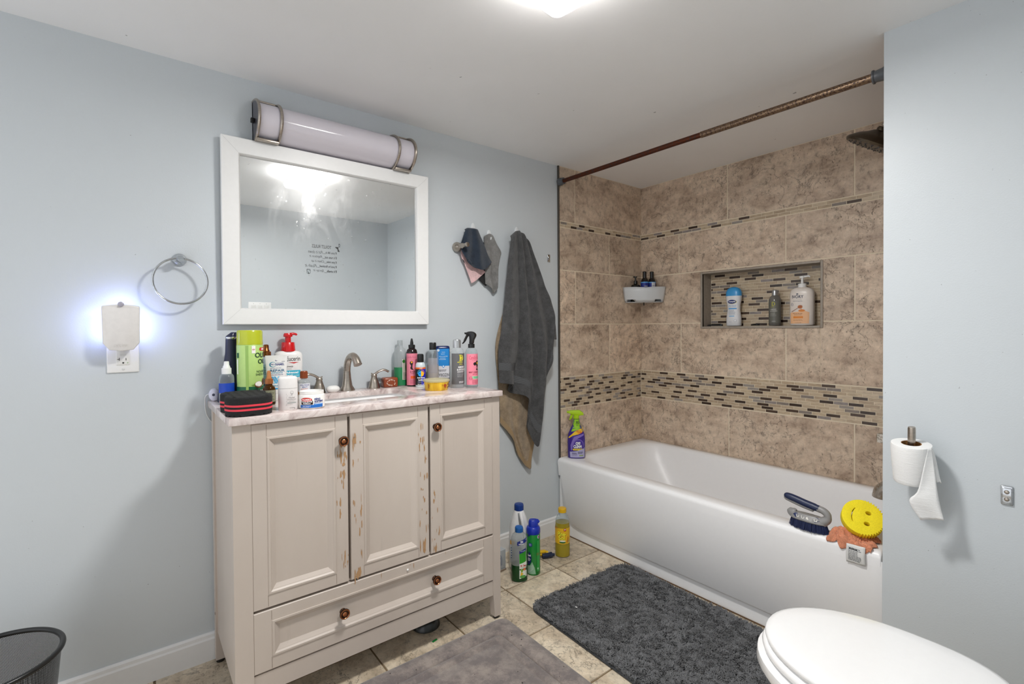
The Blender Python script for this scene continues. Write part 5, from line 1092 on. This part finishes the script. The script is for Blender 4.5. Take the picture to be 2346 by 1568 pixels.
# ------------------------------------------------------------------ twist sponge
t = thing('twist_sponge', 'black twist hair sponge with two red stripes on the counter corner', 'sponge', (.358, -2.400, CZ))
n_ = 96; OUT = []
for k in range(n_):
    a = 2*PI*k/n_; q = .098*(abs(math.cos(a))**1.0); c, s_ = math.cos(a), math.sin(a)
    OUT.append((.096*math.copysign(abs(c)**.75, c), (.066-.013*math.exp(-((c)/.22)**2))*math.copysign(abs(s_)**.55, s_)))
b = MB(); ZS = [(.006, .985, 0), (.0165, 1, 0), (.0165, 1.003, 1), (.0222, 1.003, 1), (.0222, 1, 0), (.0285, 1, 0), (.0285, 1.003, 1), (.0342, 1.003, 1), (.0342, 1, 0), (.052, .995, 0), (.0555, .97, 0)]
for (z0, k0, m0), (z1, k1, m1) in zip(ZS, ZS[1:]):
    if z1-z0 < 1e-6: continue
    b.rings([[(x*k0, y*k0, z0) for x, y in OUT], [(x*k1, y*k1, z1) for x, y in OUT]], m0 if m0 == m1 else 0, False, False)
b.rings([[(x*.985, y*.985, .006-.0058*abs(math.sin(i*PI/4)) ) for i, (x, y) in enumerate(OUT)], [(x*.985, y*.985, .006) for x, y in OUT]], 0, True, False)
b.rings([[(x*.97, y*.97, .0555) for x, y in OUT], [(x*.9, y*.9, .0565) for x, y in OUT]], 0, False, True)
for i in range(-4, 5):
    for j in range(-2, 3):
        x, y = i*.019+(.009 if j % 2 else 0), j*.021
        if abs(x) < .083: b.add([(x+.0062*math.cos(q*PI/6), y+.0045*math.sin(q*PI/6), .0568) for q in range(12)], [tuple(range(12))], 2)
foam = NT('black_foam'); fz = foam.noise(700, 2, .6, foam.obj()); foam.base(foam.ramp(fz, [(.35, C('#0b0b0c')), (.66, C('#19191b')), (.76, C('#4a4a4e'))])); foam.rough(.85); foam.bump(fz, .6, .002)
b.build('foam', [foam.m, plain('#e2394a', .6), plain('#060606', .95)], t, ang=30)

# ------------------------------------------------------------------ corner caddy and niche
cd = thing('corner_caddy', 'translucent white corner basket on the tiled shower wall', 'caddy', (.009, -.001, 1.325))
def quar(r, z, k=18, e=.003):
    o = [(e, -e, z)]
    return o+[(e+r*math.sin(PI/2*i/k)**1.0, -e-r*math.cos(PI/2*i/k), z) for i in range(k+1)]
cw = NT('frosted_white_plastic'); cw.base(C('#cfd3d6')); setp(cw.b, Roughness=.35, Subsurface_Weight=.2, Subsurface_Radius=(.01, .01, .01))
b = MB(); k_ = 18
OUTR = [[(r*math.sin(PI/2*i/k_), -r*math.cos(PI/2*i/k_)) for i in range(k_+1)] for r in (.168, .176, .186, .190)]
ZZ = (.004, .02, .07, .094)
def lipz(i, j): return ZZ[j]+(.006*abs(math.cos(PI*i/k_)) if j == 3 else 0)+(.022 if j == 0 and (2 <= i <= 4 or 14 <= i <= 16) else 0)
b.grid([[(x, y, lipz(i, j)) for i, (x, y) in enumerate(OUTR[j])] for j in range(4)]); b.add([(0.001, -.001, z) for z in (.005, .10)]+[(.001, -.168, .005), (.001, -.19, .10), (.168, -.001, .005), (.19, -.001, .10)], [(0, 1, 3, 2), (0, 4, 5, 1)])
o = b.build('basket', cw.m, cd, fix=False); o.modifiers.new('thickness', 'SOLIDIFY').thickness = .0022
b = MB(); b.prism([(.001, -.001)]+[(.166*math.sin(PI/2*i/k_), -.166*math.cos(PI/2*i/k_)) for i in range(k_+1)], .002, .005); b.build('floor', cw.m, cd)
b = MB(); b.box((.098, -.112, -.006), (.104, -.106, .0)); b.T = Matrix.Translation((.101, -.109, -.016)); b.lathe([(.001, -.004), (.005, .002), (.003, .008), (.0025, .012)], 10); b.build('hook', M['black'], cd)
G3 = 'bottles in the corner caddy'; CB = 1.3305
t = bt('pump_bottle', 'black pump bottle with a green label at the left of the caddy', 'bottle', .052, -.118, CB, 0, G3)
turned(t, 'body', [(.028, 0), (.031, .004), (.031, .090), (.026, .108), (.014, .116)], plain('#101310', .15), seg=34); turned(t, 'collar', [(.012, .116), (.012, .136), (.010, .138), (.005, .138), (.005, .158)], M['black']); b = MB(); b.sect([(.157, .007, .007), (.162, .012, .008), (.165, .010, .007)], 2, 20); b.tube([(0, 0, .162), (-.014, -.004, .161)], .004, 8); b.build('pump', M['black'], t)
D = Decal(); D.rect(-.028, .02, .028, .083, '#7fb26a'); D.rect(-.010, .07, .020, .076, '#a8c792'); D.ell(.004, .045, .012, .016, '#c99a78'); D.build('label', wrap(.0313), t)
t = bt('bottle', 'low black bottle with a green label tucked behind the blue bottle', 'bottle', .045, -.048, CB, 0, G3)
turned(t, 'body', [(.018, 0), (.020, .003), (.020, .075), (.015, .10), (.009, .108)], plain('#10160f', .2)); D = Decal(); D.rect(-.018, .03, .018, .075, '#6fa35c'); D.build('label', wrap(.0203), t)
for (x, y, la, tn) in ((.098, -.085, 'black capped bottle with a blue label in the middle of the caddy', 0), (.120, -.040, 'black capped bottle with a blue and white label at the right of the caddy', 0)):
    t = bt('shampoo_bottle', la, 'bottle', x, y, CB, tn, G3)
    turned(t, 'body', [(.0215, 0), (.0238, .003), (.0238, .126), (.020, .144), (.0125, .152)], plain('#140d0d', .12), seg=34); turned(t, 'cap', [(.0118, .151), (.0118, .182), (.0128, .187), (.0128, .191), (.0105, .194)], M['black'])
    D = Decal(); D.rect(-.034, .02, .034, .126, '#1c2e86'); D.rect(-.034, .121, .034, .127, '#5ba6e6')
    if x < .11: D.rect(-.001, .098, .020, .101, '#e6dfb0'); D.lines(0, .05, .018, .092, 5, '#9db6e0', 3)
    else: D.rect(.0, .02, .024, .124, '#c9cbcf'); D.lines(.003, .03, .021, .108, 9, '#6b6e78', 4)
    D.build('label', wrap(.0241), t)
G4 = 'bottles in the tiled niche'; NB = NZ0+.0015
t = bt('body_wash_bottle', 'white curvy body wash bottle with a light blue cap in the niche', 'bottle', .614, .046, NB, -24, G4)
cp = [(0, .037, .022), (.004, .0415, .026), (.05, .0405, .025), (.09, .0345, .022), (.12, .036, .023), (.15, .0415, .026), (.172, .0435, .027)]
body(t, cp, plain('#e2e3e6', .3), 2.4); body(t, [(.172, .0437, .0272), (.195, .0425, .0265), (.212, .034, .022), (.221, .02, .014), (.2235, .008, .006)], plain('#3d9ad8', .3), 2.4, name='cap'); sec = interp(cp)
D = Decal()
D.ell(.0, .138, .025, .0115, '#d6d23a'); D.ell(-.001, .1385, .0242, .0110, '#142a6c'); D.text('Cetaphil', -.019, .134, .018, .143, '#ffffff', .03); D.text('Ultra Gentle', -.021, .115, .022, .1205, '#86a4c8', .02); D.text('Body Wash', -.021, .107, .020, .1125, '#86a4c8', .02); D.rect(-.021, .096, .024, .1025, '#4d9fdc', .001); D.lines(-.020, .065, .020, .092, 6, '#8090a8', 3, .35); D.rect(-.017, .055, .013, .059, '#5aa4dc'); D.ell(.018, .031, .0075, .0075, '#8d94a5'); D.ell(.018, .031, .0065, .0065, '#e2e3e6'); D.lines(-.018, .022, .004, .025, 1, '#8d94a5'); D.build('label', front(sec, 2.4), t)
t = bt('shampoo_bottle', 'slim grey bottle with a silver cap in the middle of the niche', 'bottle', .838, .048, NB, -14, G4)
gp = [(0, .026, .026), (.003, .0292, .0292), (.140, .0292, .0292), (.154, .024, .024), (.162, .0155, .0155)]; body(t, gp, clear('smoke_clear', '#a9a6a0', .55)); body(t, [(.003, .0275, .0275), (.138, .0275, .0275)], plain('#77756f', .3), name='contents')
D = Decal(); D.rect(-.040, .014, .036, .132, '#66665f'); YL = '#b5b02c'; D.line([(-.006, .126), (-.006, .106)], .004, YL); D.ell(-.004, .116, .012, .011, YL, -90, 90); D.ell(-.004, .116, .009, .0085, '#66665f', -90, 90); D.lines(-.014, .098, .012, .102, 1, YL); D.text('ALMOND', -.015, .084, .014, .0905, '#c9c9c4', .02); D.text('& AVOCADO', -.018, .075, .018, .0815, '#c9c9c4', .02); D.lines(-.016, .05, .016, .070, 5, '#96968f', 3); D.lines(-.008, .022, .016, .026, 1, '#c9c9c4'); D.build('label', wrap(.0295), t)
turned(t, 'cap', [(.0145, .161), (.0145, .186), (.013, .190), (.008, .192)], plain('#b4b6b8', .25, .7))
t = bt('soap_pump_bottle', 'large white pump soap bottle with an orange label in the niche', 'bottle', .974, .045, NB, -12, G4)
ip = [(0, .050, .028), (.005, .0555, .032), (.165, .0555, .032), (.182, .050, .029), (.192, .038, .024), (.196, .022, .018)]
body(t, ip, plain('#e3dad2', .3), 3.0); turned(t, 'collar', [(.019, .194), (.019, .214), (.016, .216), (.0065, .217), (.0055, .245)], M['white']); b = MB(); b.sect([(.243, .012, .010), (.250, .013, .011), (.254, .011, .009)], 2, 24); b.tube([(0, 0, .250), (.030, -.004, .252), (.036, -.005, .246)], [.006, .005, .004], 10); b.build('pump', M['white'], t); sec = interp(ip)
D = Decal(); NV_ = '#26304f'; D.text('IVORY', -.040, .139, .012, .155, NV_, .02); D.ell(-.016, .161, .005, .003, NV_); D.text('Gentle Body Wash', -.034, .129, .004, .132, NV_); D.lines(-.036, .122, .008, .126, 1, '#6a6f80', 2); D.ell(-.040, .108, .006, .0075, NV_); D.ell(-.040, .108, .0045, .006, '#e3dad2'); D.rect(-.0412, .106, -.0388, .110, NV_)
D.poly([(-.048, .010), (.036, .010), (.038, .066), (.020, .074), (-.02, .070), (-.048, .066)], '#e9b689'); D.line([(-.042, .070), (-.012, .090)], .0025, '#8a4a1c'); D.ell(-.003, .095, .011, .009, '#b5642a')
for k in range(3): D.line([(-.010+.005*k, .088+.003*k), (-.004+.005*k, .1+.002*k)], .001, '#6f3412')
D.ell(.004, .076, .015, .006, '#d9822b'); D.line([(.002, .088), (.004, .078)], .002, '#d9822b'); D.lines(-.036, .059, .020, .064, 1, '#8a5a34', 3); D.lines(-.030, .053, .016, .057, 1, '#8a5a34', 4); D.rect(-.034, .037, .010, .047, '#dc8427'); D.lines(-.034, .024, .010, .031, 2, '#b58358', 5); D.text('1 L (34 FL OZ)', -.026, .012, .002, .016, NV_); D.build('label', front(sec, 3.0), t)
for x, l, tn, la in ((.513, .042, 12, 'black razor lying at the left end of the niche'), (.744, .022, -8, 'short black razor head lying in the niche between two bottles')):
    t = thing('razor', la, 'razor', (x, .022, NB), math.radians(tn))
    b = MB(); b.tube([(-l, 0, .005), (0, 0, .007), (l*.7, 0, .006)], [.004, .0055, .004], 10); b.build('handle', M['black'], t); b = MB(); b.box((l*.7, -.012, .001), (l, .012, .012), 0, .002); b.build('head', plain('#23262b', .4), t)

# ------------------------------------------------------------------ things on the tub rim
t = bt('spray_cleaner', 'purple bathroom spray cleaner with a lime trigger on the tub corner', 'spray bottle', .074, -.688, TUBZ+.0005, 4)
op = [(0, .045, .024), (.004, .049, .027), (.10, .050, .0275), (.135, .046, .026), (.170, .031, .022), (.19, .020, .0175), (.212, .0165, .0165), (.222, .0155, .0155)]
body(t, op, plain('#3b2486', .25), 2.4); sec = interp(op)
D = Decal(); LM = '#8ec21a'; D.poly([(-.0185, .224), (.0165, .224), (.017, .212), (.021, .19), (.030, .172), (.031, .168), (-.030, .150), (-.022, .170), (-.018, .19), (-.0165, .212)], LM); D.poly([(-.044, .120), (-.010, .152), (.034, .172), (.040, .154), (.014, .138), (-.022, .128), (-.044, .112)], '#e8bf1c'); D.poly([(.004, .139), (.034, .153), (.033, .147), (.006, .134)], '#e8a012'); D.text('GREAT ON', -.002, .148, .024, .159, '#cf5a10', .03); D.text('GRIME', .006, .142, .030, .150, '#cf5a10', .03)
D.text('BIG', -.002, .200, .013, .208, '#16351a', .05); D.text('POWER', -.003, .190, .015, .198, '#16351a', .05); D.lines(-.002, .182, .014, .188, 1, '#2f5a1c', 3)
D.poly([(-.033, .045)]+[(-.034+.003*k, .075+.05*math.sin(PI/2*k/9)) for k in range(10)]+[(.040, .140), (.041, .130), (.010, .115), (-.010, .100), (-.020, .08), (-.026, .045)], '#7d68b8'); D.ell(.010, .078, .030, .032, '#6a54aa'); D.ell(.010, .076, .026, .028, '#412a8e')
for dx_, m_ in ((.0012, '#14101c'), (0, '#ffffff')): D.text('OXI', -.006+dx_, .078-dx_, .020+dx_, .094-dx_, m_, .04, .1); D.text('CLEAN', -.018+dx_, .060-dx_, .028+dx_, .076-dx_, m_, .04, .1)
D.rect(-.022, .046, .034, .056, '#e6cd2c', .004); D.text('BATHROOM CLEANER', -.017, .049, .029, .053, '#2a2340', .02); D.poly([(-.036, .006), (.044, .006), (.044, .064), (.040, .056), (.0, .042), (-.038, .038)], '#a9a6c9'); D.lines(-.026, .022, .002, .034, 2, '#37325c', 5, .6); D.lines(.006, .026, .036, .040, 3, '#2b2750', 6, .6); D.lines(-.026, .014, .008, .019, 1, '#5a567c', 7); D.rect(.014, .014, .036, .020, '#8aa05a', .001); D.build('label', front(sec, 2.4), t)
lm = plain('#a9cf12', .3); turned(t, 'collar', [(.0165, .2215), (.0168, .2225), (.0168, .240), (.014, .242)], lm); turned(t, 'neck_ring', [(.0165, .219), (.0172, .220), (.0165, .2222)], M['black'])
b = MB(); b.T = Matrix(((1, 0, 0, 0), (0, 0, 1, 0), (0, 1, 0, 0), (0, 0, 0, 1))); b.prism([(-.046, .252), (-.046, .262), (-.036, .268), (.018, .270), (.038, .256), (.042, .242), (.020, .240), (-.008, .240), (-.028, .248)], -.012, .012, 0, bev=.003); b.T = Matrix.Identity(4); b.tube([(-.044, 0, .258), (-.053, 0, .259)], .0065, 10); b.build('sprayer', lm, t)
b = MB(); b.tube(spline([(-.024, 0, .248), (-.027, 0, .235), (-.032, 0, .222), (-.038, 0, .214)], 12), [.006]*8+[.004]*4, 10, flat=1.2); b.build('trigger', lm, t)
br = thing('scrub_brush', 'navy and grey scrub brush with an open handle on the tub rim', 'brush', (1.298, -.747, TUBZ), math.radians(-2))
gy = plain('#8d8c8b', .4); nv2 = plain('#1b2748', .4)
b = MB(); b.sect([(.030, .058, .0235), (.033, .062, .026), (.037, .062, .026), (.053, .056, .013)], 2.3, 40); b.tube(spline([(-.046, 0, .042), (-.060, 0, .047), (-.070, 0, .055)], 8), [.012, .014, .014, .013, .012, .010, .008, .005], 14, flat=1.3)
b.tube(spline([(.046, 0, .040), (.060, 0, .053), (.060, 0, .070), (.047, 0, .080), (.030, 0, .083)], 20), [.018-.006*min(1, k/7) for k in range(20)], 18); b.build('base', gy, br)
b = MB(); b.tube(spline([(.034, 0, .083), (-.01, 0, .090), (-.05, 0, .098), (-.084, 0, .103)], 22), [.0120]*3+[.0132]*14+[.0125, .012, .011, .009, .006], 18); b.build('handle_grip', nv2, br)
b = MB(); b.tube(spline([(.018, 0, .0755), (-.01, 0, .0790), (-.05, 0, .0870), (-.085, 0, .0955)], 18), [.006]+[.009]*15+[.007, .004], 14); b.build('handle_underside', gy, br)
b = MB(); r2 = random.Random(9)
for k in range(1500):
    a = r2.uniform(0, 2*PI); q = math.sqrt(r2.random()); x, y = .058*q*math.cos(a), .0245*q*math.sin(a); ox, oy = x*.12+r2.uniform(-.003, .003), y*.25+r2.uniform(-.003, .003); w_ = .0008; z1 = .0006+r2.uniform(0, .002)
    b.add([(x-w_, y, .033), (x+w_, y, .033), (x+ox+w_, y+oy, z1), (x+ox-w_, y+oy, z1), (x, y-w_, .033), (x, y+w_, .033), (x+ox, y+oy+w_, z1), (x+ox, y+oy-w_, z1)], [(0, 1, 2, 3), (4, 5, 6, 7)])
o = b.build('bristles', plain('#1d2a55', .5), br, smooth=False, fix=False); o['kind'] = 'stuff'
b = MB()
D = Decal(); D.poly([(-.048, .0), (-.040, .009), (.034, .011), (.046, .002), (.030, -.010), (-.036, -.010)], '#232f58')
for x in (-.036, -.018, .024): D.line([(x, .004), (x+.004, -.006), (x+.010, -.006), (x+.010, .002)], .002, '#d8d6d0')
D.ell(.006, -.001, .007, .006, '#d8d6d0', 120, 300); D.build('emblem', lambda u, v, e: (u, -((.026-.0065*(v+.011)/.011)*(1-min(.99, abs(u)/.060)**2.3)**(1/2.3))-e-.0004, .037+.008*(v+.011)/.011+e), br, None)
# crumpled orange cloth under the sponge
def lump(u, v):
    n = mnoise.noise((u*5, v*5, 2.2)); r_ = abs(mnoise.noise((u*9+3, v*9, 7.7)))
    return .010+.024*math.exp(-((u-.22)**2+(v-.45)**2)/.04)+.006*n-.014*r_+.005*abs(mnoise.noise((u*16, v*6+u*8, 3)))+.004*mnoise.noise((u*30, v*30, 5))
b = MB(); P = []
for i in range(61):
    u = i/60; row = []
    for j in range(61):
        v = j/60; e = 1-max(abs(2*u-1), abs(2*v-1)); rg = 1+.20*mnoise.noise((u*4, v*4, 9.1))
        x = (u-.5)*.128*rg+.012*mnoise.noise((v*7, u*3, 1)); y = (v-.5)*.115*rg+.010*mnoise.noise((u*7, v*3, 4)); z = max(.0015, lump(u, v)*min(1, e*7+.15))
        yy = -.728+y
        if yy < FY+.004: z -= (FY+.004-yy)*1.15; yy = FY+.004-(FY+.004-yy)*.25
        row.append((1.432+x, min(yy, -.680), TUBZ+.0015+max(z, -.05)))
    P.append(row)
b.grid(P); rag = thing('cleaning_cloth', 'crumpled orange cleaning cloth with a white tag hanging over the tub edge', 'cloth', (1.432, -.728, TUBZ))
for k in range(len(b.v)): x, y, z = b.v[k]; b.v[k] = (x-1.432, y+.728, z-TUBZ)
o = b.build('cloth', M['orange'], rag, ang=180, fix=False); o.modifiers.new('thickness', 'SOLIDIFY').thickness = .0025
b = MB(); b.grid([[(.006-.012+.054*i/6, FY+.728-.0035-.004*math.sin(PI*j/10)+.0015*math.sin(i), .002-.062*j/10+.003*i/6) for i in range(7)] for j in range(11)]); o = b.build('care_tag', plain('#dcdcda', .6), rag, fix=False); o.modifiers.new('thickness', 'SOLIDIFY').thickness = .0005
D = Decal(); D.lines(.000, -.050, .038, -.006, 9, '#6d6f72', 5, .4); D.lines(.002, -.014, .028, -.009, 1, '#3c3e40', 6, .8); D.build('tag_print', lambda u, v, e: (u, FY+.728-.0048-.004*math.sin(PI*min(1, max(0, (.002-v)/.062)))+.0015*math.sin((u+.006)/.009)-e, v), o, None)
# round yellow scrub sponge with a smile cut through
SR = .060; oo = []
for k in range(180):
    a = 2*PI*k/180; c = math.cos(a); r_ = SR
    if c > -.15: r_ = SR*(1+.035*(1 if k % 4 < 2 else -1)*min(1, (c+.15)*3))
    oo.append((r_*math.cos(a), r_*math.sin(a)))
eye = lambda cx, cy: [(cx+.0085*math.cos(2*PI*k/20), cy+.0065*math.sin(2*PI*k/20)) for k in range(20)]
mouth = [(-.020-.020*math.cos(q)*.55-.001, .026*math.sin(q)) for q in [-1.25+2.5*k/16 for k in range(17)]]+[(-.0205-.0165*math.cos(q)*.55, .0245*math.sin(q)) for q in [1.25-2.5*k/16 for k in range(17)]]
b = MB(); b.prism(oo, -.024, .015, 0, [eye(.014, .019), eye(.014, -.019), mouth], .0018)
ys = NT('yellow_foam'); fz = ys.noise(380, 2, .6, ys.obj()); ys.base(ys.mix(1.0, C('#f0dd20'), ys.ramp(fz, [(.3, .88), (.6, 1.05)]), 'MULTIPLY')); ys.rough(.85); setp(ys.b, Subsurface_Weight=.15, Subsurface_Radius=(.01, .008, .002)); ys.bump(fz, .35, .0015)
o = b.build('scrub_sponge', ys.m, ang=40); nrm = Vector((.34, -.72, .60)).normalized(); ux = Vector((1, .30, -.16)); ux = (ux-nrm*ux.dot(nrm)).normalized(); uy = nrm.cross(ux)
o.matrix_world = Matrix(((ux.x, uy.x, nrm.x, 1.449), (ux.y, uy.y, nrm.y, -.705), (ux.z, uy.z, nrm.z, .504), (0, 0, 0, 1))); tag(o, 'round yellow smiling scrub sponge on the orange cloth', 'sponge')
